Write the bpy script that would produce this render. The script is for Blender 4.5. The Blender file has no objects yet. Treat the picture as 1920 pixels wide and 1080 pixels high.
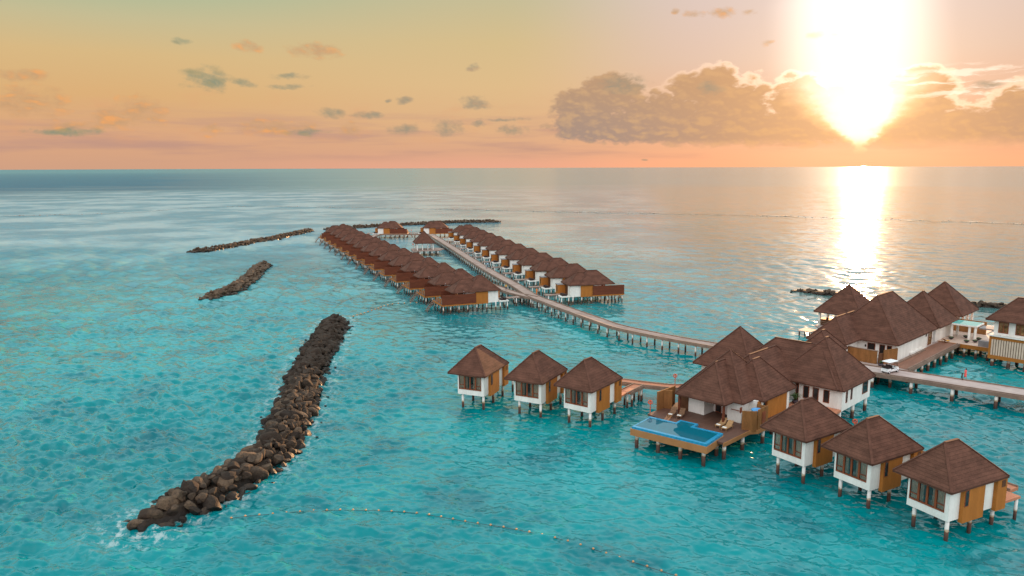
import bpy, bmesh, math, random
import numpy as np
from mathutils import Vector, Matrix, noise as mnoise
rnd = random.Random(7)
S = bpy.context.scene
COL = S.collection
R = math.radians

# ------------------------------------------------------------------ camera
F_PX, CAM_H = 1400.0, 35.0
PITCH, ROLL = math.atan(225.7 / F_PX), R(0.2)
cd = bpy.data.cameras.new('camera'); cam = bpy.data.objects.new('camera', cd); COL.objects.link(cam)
cd.sensor_width = 36.0; cd.lens = 36.0 * F_PX / 1920.0; cd.clip_end = 200000.0; cd.clip_start = 0.5
cam.matrix_world = Matrix.Translation((0, 0, CAM_H)) @ Matrix.Rotation(math.pi / 2 - PITCH, 4, 'X') @ Matrix.Rotation(-ROLL, 4, 'Z')
S.camera = cam

# ------------------------------------------------------------------ node helpers
def new_mat(name):
    m = bpy.data.materials.new(name); m.use_nodes = True
    nt = m.node_tree; nt.nodes.clear()
    return m, nt
class G:
    """tiny node-graph helper"""
    def __init__(s, nt): s.nt = nt
    def n(s, t, **kw):
        nd = s.nt.nodes.new(t)
        for k, v in kw.items(): setattr(nd, k, v)
        return nd
    def l(s, a, b): s.nt.links.new(a, b)
    def put(s, sock, v):
        if hasattr(v, 'is_output'): s.l(v, sock)
        else: sock.default_value = v
    def m(s, op, a, b=None, c=None, clamp=False):
        nd = s.n('ShaderNodeMath', operation=op, use_clamp=clamp)
        s.put(nd.inputs[0], a)
        if b is not None: s.put(nd.inputs[1], b)
        if c is not None: s.put(nd.inputs[2], c)
        return nd.outputs[0]
    def v(s, op, a, b=None):
        nd = s.n('ShaderNodeVectorMath', operation=op)
        s.put(nd.inputs[0], a)
        if b is not None: s.put(nd.inputs[1], b)
        return nd.outputs['Value'] if op in ('DOT_PRODUCT', 'LENGTH', 'DISTANCE') else nd.outputs[0]
    def mix(s, f, a, b, blend='MIX'):
        nd = s.n('ShaderNodeMix', data_type='RGBA', blend_type=blend, clamp_factor=True)
        s.put(nd.inputs[0], f); s.put(nd.inputs[6], a); s.put(nd.inputs[7], b)
        return nd.outputs[2]
    def rng(s, x, a, b, c=0.0, d=1.0, smooth=True):
        nd = s.n('ShaderNodeMapRange', interpolation_type='SMOOTHSTEP' if smooth else 'LINEAR', clamp=True)
        s.put(nd.inputs[0], x)
        for i, q in enumerate((a, b, c, d)): s.put(nd.inputs[i + 1], q)
        return nd.outputs[0]
    def noise(s, vec, scale, detail=3.0, rough=0.5, color=False):
        nd = s.n('ShaderNodeTexNoise')
        s.put(nd.inputs['Vector'], vec); nd.inputs['Scale'].default_value = scale
        nd.inputs['Detail'].default_value = detail; nd.inputs['Roughness'].default_value = rough
        return nd.outputs['Color'] if color else nd.outputs['Fac']
    def ramp(s, x, stops, interp='LINEAR'):
        nd = s.n('ShaderNodeValToRGB'); cr = nd.color_ramp; cr.interpolation = interp
        while len(cr.elements) > 1: cr.elements.remove(cr.elements[-1])
        for i, (p, c) in enumerate(stops):
            e = cr.elements[0] if i == 0 else cr.elements.new(p)
            e.position = p; e.color = c
        s.put(nd.inputs[0], x)
        return nd.outputs[0]
def c4(r, g, b): return (r, g, b, 1.0)
def lin(r, g, b):
    f = lambda u: (u / 255 / 12.92) if u / 255 <= 0.04045 else ((u / 255 + 0.055) / 1.055) ** 2.4
    return (f(r), f(g), f(b), 1.0)

def surf(name, col, rough=0.7, spec=0.3, var=0.25, nscale=1.2, bump=0.0, bscale=8.0, lines=None, stretch=(1, 1, 1), metal=0.0, col2=None):
    """procedural surface: base colour varied by object-space noise; lines=(kind, period, depth)"""
    m, nt = new_mat(name); g = G(nt)
    out = g.n('ShaderNodeOutputMaterial'); p = g.n('ShaderNodeBsdfPrincipled')
    tc = g.n('ShaderNodeTexCoord'); ob = tc.outputs['Object']
    oi = g.n('ShaderNodeObjectInfo')
    sh = g.v('ADD', ob, g.v('MULTIPLY', oi.outputs['Location'], (0.37, 0.41, 0.0)))
    sv = g.v('MULTIPLY', sh, stretch)
    n1 = g.noise(sv, nscale, 4.0, 0.6)
    n2 = g.noise(sv, nscale * 9, 3.0, 0.6)
    f = g.m('ADD', g.m('MULTIPLY', n1, 0.65), g.m('MULTIPLY', n2, 0.35))
    lo = tuple(c * (1 - var) for c in col[:3]) + (1,)
    hi = tuple(min(1, c * (1 + var)) for c in (col2 or col)[:3]) + (1,)
    c = g.mix(g.rng(f, 0.3, 0.7), lo, hi)
    h = n2
    if lines:
        kind, per, depth = lines
        sep = g.n('ShaderNodeSeparateXYZ'); g.l(ob, sep.inputs[0])
        if kind == 'z': q = sep.outputs[2]
        elif kind == 'xy': q = g.m('ADD', sep.outputs[0], sep.outputs[1])
        elif kind == 'y': q = sep.outputs[1]
        else: q = sep.outputs[0]
        if kind == 'z': q = g.m('ADD', q, g.m('MULTIPLY', g.m('SUBTRACT', n2, 0.5), per * 0.18))
        u = g.m('DIVIDE', q, per); fr = g.m('FRACT', u); fl = g.m('FLOOR', u)
        if kind == 'z':
            e = g.rng(fr, 0.0, 0.22)
        else:
            e = g.rng(g.m('ABSOLUTE', g.m('SUBTRACT', fr, 0.5)), 0.42, 0.5, 1.0, 0.0)
        wn = g.n('ShaderNodeTexWhiteNoise', noise_dimensions='1D'); g.l(fl, wn.inputs['W'])
        c = g.mix(g.m('MULTIPLY', wn.outputs['Value'], 0.3), c, lo)
        c = g.mix(g.m('MULTIPLY', g.m('SUBTRACT', 1.0, e), depth), c, tuple(k * 0.35 for k in col[:3]) + (1,))
        h = g.m('ADD', g.m('MULTIPLY', n2, 0.4), e)
    g.l(c, p.inputs['Base Color'])
    p.inputs['Roughness'].default_value = rough; p.inputs['Metallic'].default_value = metal
    p.inputs['Specular IOR Level'].default_value = spec
    if bump:
        b = g.n('ShaderNodeBump'); b.inputs['Strength'].default_value = bump; b.inputs['Distance'].default_value = 0.05
        g.l(h, b.inputs['Height']); g.l(b.outputs[0], p.inputs['Normal'])
    g.l(p.outputs[0], out.inputs[0])
    return m

M = {}
M['shingle'] = surf('shingle', (0.116, 0.052, 0.035), 0.85, 0.15, 0.38, 0.6, 0.5, lines=('z', 0.27, 0.32), stretch=(1, 1, 2.5))
M['ridge_cap'] = surf('ridge_cap', (0.104, 0.047, 0.032), 0.85, 0.15, 0.25, 2.0)
M['fascia'] = surf('fascia', (0.075, 0.034, 0.024), 0.7, 0.2, 0.2, 2.0)
M['white'] = surf('white_render', (0.76, 0.73, 0.67), 0.8, 0.25, 0.09, 0.7, 0.05, col2=(0.80, 0.78, 0.73), stretch=(1, 1, 0.35))
M['ochre'] = surf('ochre_panel', (0.40, 0.145, 0.026), 0.7, 0.25, 0.14, 1.2, 0.25, lines=('xy', 0.16, 0.3), stretch=(1, 1, 0.3))
M['redwood'] = surf('red_brown_timber', (0.145, 0.039, 0.017), 0.65, 0.25, 0.28, 1.2, 0.3, lines=('z', 0.16, 0.5), stretch=(0.4, 0.4, 2))
M['darkwood'] = surf('dark_timber', (0.12, 0.05, 0.022), 0.65, 0.25, 0.25, 1.5, 0.2, lines=('xy', 0.18, 0.4))
M['fence'] = surf('woven_fence', (0.27, 0.12, 0.04), 0.8, 0.2, 0.3, 1.5, 0.5, lines=('xy', 0.11, 0.5), stretch=(1, 1, 0.3))
M['frame'] = surf('window_frame_wood', (0.23, 0.058, 0.02), 0.5, 0.35, 0.2, 2.0)
M['deck'] = surf('deck_planks', (0.25, 0.115, 0.072), 0.7, 0.25, 0.2, 0.7, 0.3, lines=('x', 0.15, 0.55), stretch=(3, 0.4, 1))
M['deck_dark'] = surf('dark_deck_planks', (0.13, 0.062, 0.042), 0.6, 0.3, 0.25, 0.8, 0.3, lines=('x', 0.15, 0.6), stretch=(3, 0.4, 1))
M['jetty'] = surf('jetty_planks', (0.36, 0.235, 0.19), 0.75, 0.25, 0.16, 0.35, 0.2, stretch=(1, 1, 1))
M['jetty_red'] = surf('reddish_planks', (0.50, 0.20, 0.11), 0.7, 0.25, 0.15, 0.5, 0.2)
M['kerb'] = surf('weathered_beam', (0.24, 0.16, 0.12), 0.8, 0.2, 0.25, 0.6)
M['pool_base'] = surf('pool_tan_render', (0.37, 0.17, 0.065), 0.75, 0.2, 0.12, 0.6)
M['slat'] = surf('pale_slats', (0.62, 0.48, 0.37), 0.75, 0.2, 0.12, 1.0)
M['louvre'] = surf('dark_gap', (0.20, 0.13, 0.09), 0.8, 0.2, 0.15, 1.0)
M['pale_floor'] = surf('pale_stone_floor', (0.62, 0.46, 0.37), 0.5, 0.4, 0.1, 0.5)
M['dark'] = surf('dark_brown', (0.035, 0.02, 0.018), 0.6, 0.3, 0.3, 2.0)
M['grey'] = surf('weathered_grey', (0.24, 0.22, 0.22), 0.7, 0.3, 0.2, 1.0)
M['curtain'] = surf('beige_curtain', (0.74, 0.60, 0.44), 0.9, 0.1, 0.25, 1.0, 0.4, lines=('x', 0.19, 0.5))
M['tile'] = surf('blue_pool_tile', (0.018, 0.26, 0.45), 0.25, 0.5, 0.2, 3.0)
M['rattan'] = surf('tan_rattan', (0.36, 0.21, 0.10), 0.8, 0.2, 0.3, 5.0)
M['brown_rattan'] = surf('brown_rattan', (0.17, 0.09, 0.05), 0.8, 0.2, 0.3, 5.0)
M['yellow'] = surf('yellow_fabric', (0.75, 0.36, 0.03), 0.8, 0.2, 0.1, 3.0)
M['orange'] = surf('orange_plastic', (0.62, 0.09, 0.03), 0.5, 0.4, 0.1, 3.0)
M['tub'] = surf('blue_tub', (0.08, 0.32, 0.62), 0.3, 0.5, 0.1, 2.0)
M['pot'] = surf('dark_pot', (0.05, 0.035, 0.045), 0.5, 0.4, 0.2, 3.0)
M['leaf'] = surf('plant_leaf', (0.05, 0.09, 0.025), 0.6, 0.3, 0.4, 3.0)
M['white_paint'] = surf('white_paint', (0.80, 0.80, 0.80), 0.35, 0.5, 0.04, 2.0)
M['rubber'] = surf('black_rubber', (0.015, 0.014, 0.014), 0.7, 0.3, 0.2, 4.0)
M['metal'] = surf('dull_metal', (0.30, 0.28, 0.27), 0.4, 0.5, 0.1, 3.0, metal=0.8)
M['rope'] = surf('rope', (0.05, 0.05, 0.045), 0.8, 0.2, 0.2, 4.0)
M['buoy'] = surf('buoy_tan', (0.50, 0.26, 0.11), 0.5, 0.4, 0.2, 3.0)
M['skin'] = surf('skin', (0.42, 0.22, 0.14), 0.6, 0.3, 0.06, 4.0)
M['skin_dark'] = surf('brown_skin', (0.12, 0.06, 0.04), 0.6, 0.3, 0.06, 4.0)
M['hair'] = surf('dark_hair', (0.02, 0.013, 0.01), 0.7, 0.3, 0.2, 8.0)
M['pink'] = surf('coral_cloth', (0.80, 0.13, 0.12), 0.85, 0.15, 0.12, 3.0)
M['black_cloth'] = surf('dark_cloth', (0.03, 0.03, 0.035), 0.85, 0.15, 0.2, 3.0)
M['orange_cloth'] = surf('orange_cloth', (0.70, 0.20, 0.05), 0.85, 0.15, 0.12, 3.0)
M['yellow_cloth'] = surf('yellow_cloth', (0.62, 0.40, 0.10), 0.85, 0.15, 0.12, 3.0)
M['blue_cloth'] = surf('pale_blue_cloth', (0.30, 0.48, 0.62), 0.85, 0.15, 0.12, 3.0)
M['trousers'] = surf('grey_trousers', (0.10, 0.10, 0.12), 0.85, 0.15, 0.15, 3.0)

def stilt_mat():
    m, nt = new_mat('tide_stained_stilt'); g = G(nt)
    out = g.n('ShaderNodeOutputMaterial'); p = g.n('ShaderNodeBsdfPrincipled')
    geo = g.n('ShaderNodeNewGeometry'); sep = g.n('ShaderNodeSeparateXYZ'); g.l(geo.outputs['Position'], sep.inputs[0])
    oi = g.n('ShaderNodeObjectInfo')
    n = g.noise(geo.outputs['Position'], 2.5, 4.0, 0.6)
    z = g.m('ADD', sep.outputs[2], g.m('MULTIPLY', g.m('SUBTRACT', n, 0.5), 0.5))
    z = g.m('ADD', z, g.m('MULTIPLY', g.m('SUBTRACT', oi.outputs['Random'], 0.5), 0.35))
    c = g.ramp(g.m('DIVIDE', z, 2.0), [(0.0, c4(0.035, 0.018, 0.012)), (0.30, c4(0.075, 0.03, 0.018)), (0.46, c4(0.10, 0.042, 0.022)),
                                      (0.49, c4(0.38, 0.28, 0.17)), (0.56, c4(0.36, 0.30, 0.22)), (0.60, c4(0.62, 0.60, 0.55)), (1.0, c4(0.72, 0.71, 0.68))])
    g.l(c, p.inputs['Base Color']); p.inputs['Roughness'].default_value = 0.75
    g.l(p.outputs[0], out.inputs[0]); return m
M['stilt'] = stilt_mat()
M['reef'] = surf('reef_rubble', (0.34, 0.26, 0.20), 0.9, 0.1, 0.3, 0.3)
M['foam'] = surf('sea_foam', (0.55, 0.55, 0.52), 0.8, 0.2, 0.15, 0.3)

def rock_mat():
    m, nt = new_mat('breakwater_rock'); g = G(nt)
    out = g.n('ShaderNodeOutputMaterial'); p = g.n('ShaderNodeBsdfPrincipled')
    geo = g.n('ShaderNodeNewGeometry'); P = geo.outputs['Position']; oi = g.n('ShaderNodeObjectInfo')
    n1 = g.noise(P, 0.9, 5.0, 0.65); n2 = g.noise(P, 6.0, 4.0, 0.65)
    c = g.ramp(g.m('ADD', g.m('MULTIPLY', n1, 0.6), g.m('MULTIPLY', oi.outputs['Random'], 0.4)),
               [(0.25, c4(0.022, 0.015, 0.011)), (0.5, c4(0.052, 0.035, 0.024)), (0.75, c4(0.16, 0.105, 0.066))])
    c = g.mix(g.rng(n2, 0.45, 0.75), c, c4(0.035, 0.027, 0.022))
    sep = g.n('ShaderNodeSeparateXYZ'); g.l(P, sep.inputs[0])
    wet = g.rng(g.m('ADD', sep.outputs[2], g.m('MULTIPLY', g.m('SUBTRACT', n1, 0.5), 1.0)), 0.25, 0.8, 1.0, 0.0)
    c = g.mix(g.m('MULTIPLY', wet, 0.75), c, c4(0.016, 0.012, 0.010))
    g.l(c, p.inputs['Base Color'])
    g.l(g.m('SUBTRACT', 0.9, g.m('MULTIPLY', wet, 0.55)), p.inputs['Roughness'])
    p.inputs['Specular IOR Level'].default_value = 0.25
    b = g.n('ShaderNodeBump'); b.inputs['Strength'].default_value = 1.0; b.inputs['Distance'].default_value = 0.22
    g.l(g.noise(P, 3.0, 6.0, 0.65), b.inputs['Height']); g.l(b.outputs[0], p.inputs['Normal'])
    g.l(p.outputs[0], out.inputs[0]); return m
M['rock'] = rock_mat()

def glass_mat(name, tint, refl=0.12):
    m, nt = new_mat(name); g = G(nt)
    out = g.n('ShaderNodeOutputMaterial')
    tr = g.n('ShaderNodeBsdfTransparent'); tr.inputs[0].default_value = tint
    gl = g.n('ShaderNodeBsdfGlossy'); gl.inputs['Roughness'].default_value = 0.03; gl.inputs[0].default_value = c4(0.9, 0.9, 0.9)
    fr = g.n('ShaderNodeFresnel'); fr.inputs[0].default_value = 1.5
    mx = g.n('ShaderNodeMixShader')
    g.l(g.m('ADD', fr.outputs[0], refl, clamp=True), mx.inputs[0]); g.l(tr.outputs[0], mx.inputs[1]); g.l(gl.outputs[0], mx.inputs[2])
    g.l(mx.outputs[0], out.inputs[0]); return m
M['glass'] = glass_mat('window_glass', c4(0.86, 0.86, 0.85), -0.02)
def glossy_mat(name, col, rough, ior=1.33, bump=0.0, bscale=1.0):
    m, nt = new_mat(name); g = G(nt)
    out = g.n('ShaderNodeOutputMaterial'); p = g.n('ShaderNodeBsdfPrincipled')
    tc = g.n('ShaderNodeTexCoord')
    n = g.noise(tc.outputs['Object'], bscale, 3.0, 0.5)
    g.l(g.mix(n, tuple(k * 0.85 for k in col[:3]) + (1,), tuple(min(1, k * 1.15) for k in col[:3]) + (1,)), p.inputs['Base Color'])
    p.inputs['Roughness'].default_value = rough; p.inputs['IOR'].default_value = ior
    if bump:
        b = g.n('ShaderNodeBump'); b.inputs['Strength'].default_value = bump; b.inputs['Distance'].default_value = 0.05
        g.l(n, b.inputs['Height']); g.l(b.outputs[0], p.inputs['Normal'])
    g.l(p.outputs[0], out.inputs[0]); return m
M['dark_pane'] = glossy_mat('dark_pane', c4(0.025, 0.022, 0.022), 0.04, 1.5)
M['amber_pane'] = surf('amber_pane', (0.20, 0.11, 0.045), 0.08, 0.5, 0.85, 1.3)
M['pool_water'] = glossy_mat('pool_water', c4(0.004, 0.12, 0.17), 0.02, 1.34, 0.08, 0.8)
M['canopy'] = glossy_mat('turquoise_glass', c4(0.14, 0.55, 0.50), 0.04, 1.7, 0.05, 0.4)

# ------------------------------------------------------------------ mesh helpers
class MB:
    def __init__(s): s.v = []; s.f = []
    def add(s, vs, fs):
        o = len(s.v); s.v += [tuple(x) for x in vs]; s.f += [tuple(i + o for i in f) for f in fs]; return s
    def box(s, x0, x1, y0, y1, z0, z1):
        if x0 > x1: x0, x1 = x1, x0
        if y0 > y1: y0, y1 = y1, y0
        return s.add([(x0, y0, z0), (x1, y0, z0), (x1, y1, z0), (x0, y1, z0), (x0, y0, z1), (x1, y0, z1), (x1, y1, z1), (x0, y1, z1)],
                     [(0, 3, 2, 1), (4, 5, 6, 7), (0, 1, 5, 4), (1, 2, 6, 5), (2, 3, 7, 6), (3, 0, 4, 7)])
    def prism(s, pts, z0, z1):
        n = len(pts)
        a = sum(pts[i][0] * pts[(i + 1) % n][1] - pts[(i + 1) % n][0] * pts[i][1] for i in range(n))
        if a < 0: pts = pts[::-1]
        return s.add([(p[0], p[1], z0) for p in pts] + [(p[0], p[1], z1) for p in pts],
                     [tuple(range(n))[::-1], tuple(range(n, 2 * n))] + [(i, (i + 1) % n, n + (i + 1) % n, n + i) for i in range(n)])
    def tube(s, p, q, r0, r1=None, n=8, cap=True):
        r1 = r0 if r1 is None else r1
        p, q = Vector(p), Vector(q); d = (q - p).normalized()
        a = d.orthogonal().normalized(); b = d.cross(a)
        vs = []
        for c, r in ((p, r0), (q, r1)):
            for i in range(n):
                t = 2 * math.pi * i / n; vs.append(c + (a * math.cos(t) + b * math.sin(t)) * r)
        fs = [(i, (i + 1) % n, n + (i + 1) % n, n + i) for i in range(n)]
        if cap: fs += [tuple(range(n))[::-1], tuple(range(n, 2 * n))]
        return s.add(vs, fs)
    def bar(s, p, q, w, h):
        """box beam from p to q, width w (horizontal), height h"""
        p, q = Vector(p), Vector(q); d = (q - p).normalized()
        side = d.cross(Vector((0, 0, 1)))
        side = side.normalized() if side.length > 1e-4 else Vector((1, 0, 0))
        up = side.cross(d).normalized()
        vs = [c + side * (sx * w / 2) + up * (sz * h / 2) for c in (p, q) for sx, sz in ((-1, -1), (1, -1), (1, 1), (-1, 1))]
        return s.add(vs, [(0, 1, 2, 3)[::-1], (4, 5, 6, 7), (0, 1, 5, 4), (1, 2, 6, 5), (2, 3, 7, 6), (3, 0, 4, 7)])
    def ring(s, c, axis, R0, r0, n=20, k=8):
        c = Vector(c); ax = Vector(axis).normalized(); a = ax.orthogonal().normalized(); b = ax.cross(a)
        vs = []
        for i in range(n):
            t = 2 * math.pi * i / n; e = a * math.cos(t) + b * math.sin(t)
            for j in range(k):
                u = 2 * math.pi * j / k; vs.append(c + e * (R0 + r0 * math.cos(u)) + ax * r0 * math.sin(u))
        return s.add(vs, [(i * k + j, ((i + 1) % n) * k + j, ((i + 1) % n) * k + (j + 1) % k, i * k + (j + 1) % k) for i in range(n) for j in range(k)])
    def lathe(s, c, prof, n=16):
        vs = [(c[0] + r * math.cos(2 * math.pi * i / n), c[1] + r * math.sin(2 * math.pi * i / n), c[2] + z) for r, z in prof for i in range(n)]
        fs = [(j * n + i, j * n + (i + 1) % n, (j + 1) * n + (i + 1) % n, (j + 1) * n + i) for j in range(len(prof) - 1) for i in range(n)]
        return s.add(vs, fs + [tuple(range(n))[::-1], tuple(range((len(prof) - 1) * n, len(prof) * n))])
    def mesh(s, name, mat, smooth=False):
        me = bpy.data.meshes.new(name); me.from_pydata(s.v, [], s.f); me.update()
        me.materials.append(mat)
        if smooth: me.polygons.foreach_set('use_smooth', [True] * len(me.polygons))
        return me
    def build(s, name, mat, parent=None, smooth=False, loc=None):
        return link(name, s.mesh(name, M[mat] if isinstance(mat, str) else mat, smooth), parent, loc)
def link(name, me, parent=None, loc=None, rz=0.0):
    o = bpy.data.objects.new(name, me); COL.objects.link(o); o.parent = parent
    if loc is not None: o.location = loc
    if rz: o.rotation_euler.z = rz
    return o
def tag(o, label=None, cat=None, group=None, kind=None):
    if label: o['label'] = label
    if cat: o['category'] = cat
    if group: o['group'] = group
    if kind: o['kind'] = kind
    return o
def thing(name, label, cat, loc=(0, 0, 0), az=0.0, group=None):
    """an Empty at the base of a thing; its local +Y points to compass bearing az (degrees clockwise from +Y)"""
    o = bpy.data.objects.new(name, None); COL.objects.link(o)
    o.location = loc; o.rotation_euler.z = -R(az); o.empty_display_size = 0.5
    return tag(o, label, cat, group)
def kids(o): return [c for c in COL.objects if c.parent == o]
def copy_tree(o, parent=None, memo={}):
    c = o.copy(); COL.objects.link(c); c.parent = parent
    for ch in CH.get(o.name, []): copy_tree(ch, c)
    return c
CH = {}
def index_children():
    CH.clear()
    for o in COL.objects:
        if o.parent: CH.setdefault(o.parent.name, []).append(o)

def hip(roof_mb, cap_mb, x0, x1, y0, y1, ze, tan, ridge=None, th=0.2):
    """hip roof; ridge=(ya,yb) or (xa,xb) overrides; returns ridge points"""
    w, d = x1 - x0, y1 - y0; cx, cy = (x0 + x1) / 2, (y0 + y1) / 2
    if ridge is not None and ridge[0] == 'y':
        a = (cx, ridge[1]); b = (cx, ridge[2]); rise = w / 2 * tan
    elif w <= d:
        a = (cx, y0 + w / 2); b = (cx, y1 - w / 2); rise = w / 2 * tan
    else:
        a = (x0 + d / 2, cy); b = (x1 - d / 2, cy); rise = d / 2 * tan
    zr = ze + rise
    A, B = (a[0], a[1], zr), (b[0], b[1], zr)
    same = abs(a[0] - b[0]) + abs(a[1] - b[1]) < 0.05
    along_y = abs(a[0] - b[0]) < 1e-6
    c = [(x0, y0, ze), (x1, y0, ze), (x1, y1, ze), (x0, y1, ze)]
    cb = [(x, y, ze - th) for x, y, _ in c]
    if same: faces = [(0, 1, 4), (1, 2, 4), (2, 3, 4), (3, 0, 4)]; vs = c + [A]
    elif along_y: faces = [(0, 1, 4), (1, 2, 5, 4), (2, 3, 5), (3, 0, 4, 5)]; vs = c + [A, B]
    else: faces = [(0, 1, 5, 4), (1, 2, 5), (2, 3, 4, 5), (3, 0, 4)]; vs = c + [A, B]
    k = len(vs)
    roof_mb.add(vs + cb, faces + [(k, k + 1, 1, 0), (k + 1, k + 2, 2, 1), (k + 2, k + 3, 3, 2), (k + 3, k, 0, 3), (k + 3, k + 2, k + 1, k)])
    ends = [A, A, B, B] if along_y else [A, B, B, A]
    if same: ends = [A] * 4
    for i in range(4):
        p, q = Vector(c[i]), Vector(ends[i])
        cap_mb.bar(p.lerp(q, 0.0) + Vector((0, 0, 0.02)), q + Vector((0, 0, 0.02)), 0.26, 0.07)
    if not same: cap_mb.bar(Vector(A) + Vector((0, 0, 0.03)), Vector(B) + Vector((0, 0, 0.03)), 0.3, 0.06)
    return A, B
ME = {}
def stilt(parent, x, y, ztop, r=0.19, zbot=-2.5):
    key = ('stilt', round(ztop, 2), r)
    if key not in ME:
        b = MB(); b.tube((0, 0, zbot), (0, 0, ztop), r, r, 10); ME[key] = b.mesh('stilt', M['stilt'], False)
        for p in ME[key].polygons: p.use_smooth = len(p.vertices) == 4
    return link('stilt', ME[key], parent, (x, y, 0))
def window(parent, plane, a0, a1, z0, z1, pos, n=2, pane='dark_pane', name='window', fr=0.09, depth=0.06, mat='frame', out=-1):
    """framed window on a wall plane: plane 'x' -> wall runs along x at y=pos; 'y' -> along y at x=pos; out = outward sign"""
    f = MB(); p = MB()
    def bx(mb, u0, u1, w0, w1, o0, o1):
        lo, hi = sorted((pos + out * o0, pos + out * o1))
        if plane == 'x': mb.box(u0, u1, lo, hi, w0, w1)
        else: mb.box(lo, hi, u0, u1, w0, w1)
    bx(f, a0, a1, z0, z0 + fr, 0.0, depth); bx(f, a0, a1, z1 - fr, z1, 0.0, depth)
    for i in range(n + 1):
        u = a0 + (a1 - a0 - fr) * i / n; bx(f, u, u + fr, z0 + fr, z1 - fr, 0.0, depth)
    bx(p, a0 + fr * 0.5, a1 - fr * 0.5, z0 + fr * 0.5, z1 - fr * 0.5, 0.005, depth * 0.45)
    o = f.build(name, mat, parent); p.build('pane', pane, o)
    return o
# ------------------------------------------------------------------ pixel -> direction, only to read bearings off the photograph
def pix_dir(px, py):
    u, v = px - 960.0, 540.0 - py
    c, s = math.cos(ROLL), math.sin(ROLL); u, v = u * c + v * s, -u * s + v * c
    cp, sp = math.cos(PITCH), math.sin(PITCH)
    d = Vector((u, F_PX * cp + v * sp, -F_PX * sp + v * cp)); return d.normalized()
def azel(px, py):
    d = pix_dir(px, py); return math.atan2(d.x, d.y), math.asin(d.z)
SUN_AZ, SUN_EL = R(25.0), R(4.2)
SUN_DIR = Vector((math.sin(SUN_AZ) * math.cos(SUN_EL), math.cos(SUN_AZ) * math.cos(SUN_EL), math.sin(SUN_EL)))

# ------------------------------------------------------------------ sky
world = bpy.data.worlds.new('World'); S.world = world; world.use_nodes = True
nt = world.node_tree; nt.nodes.clear(); g = G(nt)
wout = g.n('ShaderNodeOutputWorld'); bg = g.n('ShaderNodeBackground')
tc = g.n('ShaderNodeTexCoord'); D = tc.outputs['Generated']
sep = g.n('ShaderNodeSeparateXYZ'); g.l(D, sep.inputs[0])
dx, dy, dz = sep.outputs
az = g.m('ARCTAN2', dx, dy); el = g.m('ARCSINE', dz)
# clear sky: three elevation ramps blended by bearing
K = 0.9  # ramp covers elevation -0.05 .. 0.85 rad
def estop(py): return azel(960, py)[1]
def P_(e): return max(0.0, min(1.0, (e + 0.05) / K))
t = g.m('DIVIDE', g.m('ADD', el, 0.05), K)
left = g.ramp(t, [(0, lin(205, 155, 130)), (P_(estop(312)), lin(212, 163, 133)), (P_(estop(262)), lin(221, 168, 130)), (P_(estop(190)), lin(223, 177, 122)),
                  (P_(estop(120)), lin(219, 186, 132)), (P_(estop(60)), lin(200, 190, 148)), (P_(estop(0)), lin(170, 189, 155)), (P_(0.29), lin(168, 205, 198)), (P_(0.38), lin(172, 214, 216)), (P_(0.6), lin(186, 216, 222)), (1.0, lin(200, 216, 224))])
mid = g.ramp(t, [(0, lin(225, 155, 125)), (P_(estop(312)), lin(235, 170, 142)), (P_(estop(285)), lin(221, 168, 136)), (P_(estop(240)), lin(225, 178, 134)), (P_(estop(160)), lin(224, 188, 138)),
                 (P_(estop(80)), lin(216, 190, 140)), (P_(estop(0)), lin(200, 190, 150)), (P_(0.29), lin(190, 206, 190)), (P_(0.38), lin(178, 214, 212)), (P_(0.6), lin(190, 216, 222)), (1.0, lin(202, 216, 222))])
right = g.ramp(t, [(0, lin(250, 165, 125)), (P_(estop(312)), lin(253, 175, 135)), (P_(estop(280)), lin(240, 176, 138)), (P_(estop(200)), lin(234, 182, 150)), (P_(estop(120)), lin(228, 194, 172)),
                   (P_(estop(0)), lin(223, 200, 190)), (P_(0.31), lin(206, 208, 206)), (P_(0.40), lin(190, 214, 214)), (P_(0.6), lin(194, 216, 222)), (1.0, lin(206, 216, 222))])
a_l, a_m, a_r = azel(150, 200)[0], azel(930, 200)[0], azel(1330, 200)[0]
sky = g.mix(g.rng(az, a_l, a_m), left, mid)
sky = g.mix(g.rng(az, a_m, a_r), sky, right)
# unseen sky behind the viewer: made pale and bright to light camera-facing walls
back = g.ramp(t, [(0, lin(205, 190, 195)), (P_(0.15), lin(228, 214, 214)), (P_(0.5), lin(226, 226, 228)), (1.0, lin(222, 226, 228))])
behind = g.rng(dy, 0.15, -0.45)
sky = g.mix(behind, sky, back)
zen = g.m('MULTIPLY', g.rng(dz, 0.23, 0.42), g.rng(dz, 1.15, 0.5))  # added gain brightens the unseen upper sky for reflections on the water
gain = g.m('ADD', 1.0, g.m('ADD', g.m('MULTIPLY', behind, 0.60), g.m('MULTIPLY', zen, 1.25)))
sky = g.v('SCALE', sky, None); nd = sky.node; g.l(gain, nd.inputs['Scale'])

# sun proximity
cosd = g.v('DOT_PRODUCT', D, tuple(SUN_DIR))
ang = g.m('ARCCOSINE', g.m('MINIMUM', cosd, 1.0))
gdir = pix_dir(1604, 62); cosg = g.v('DOT_PRODUCT', D, tuple(gdir)); angg = g.m('ARCCOSINE', g.m('MINIMUM', cosg, 1.0))

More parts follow.
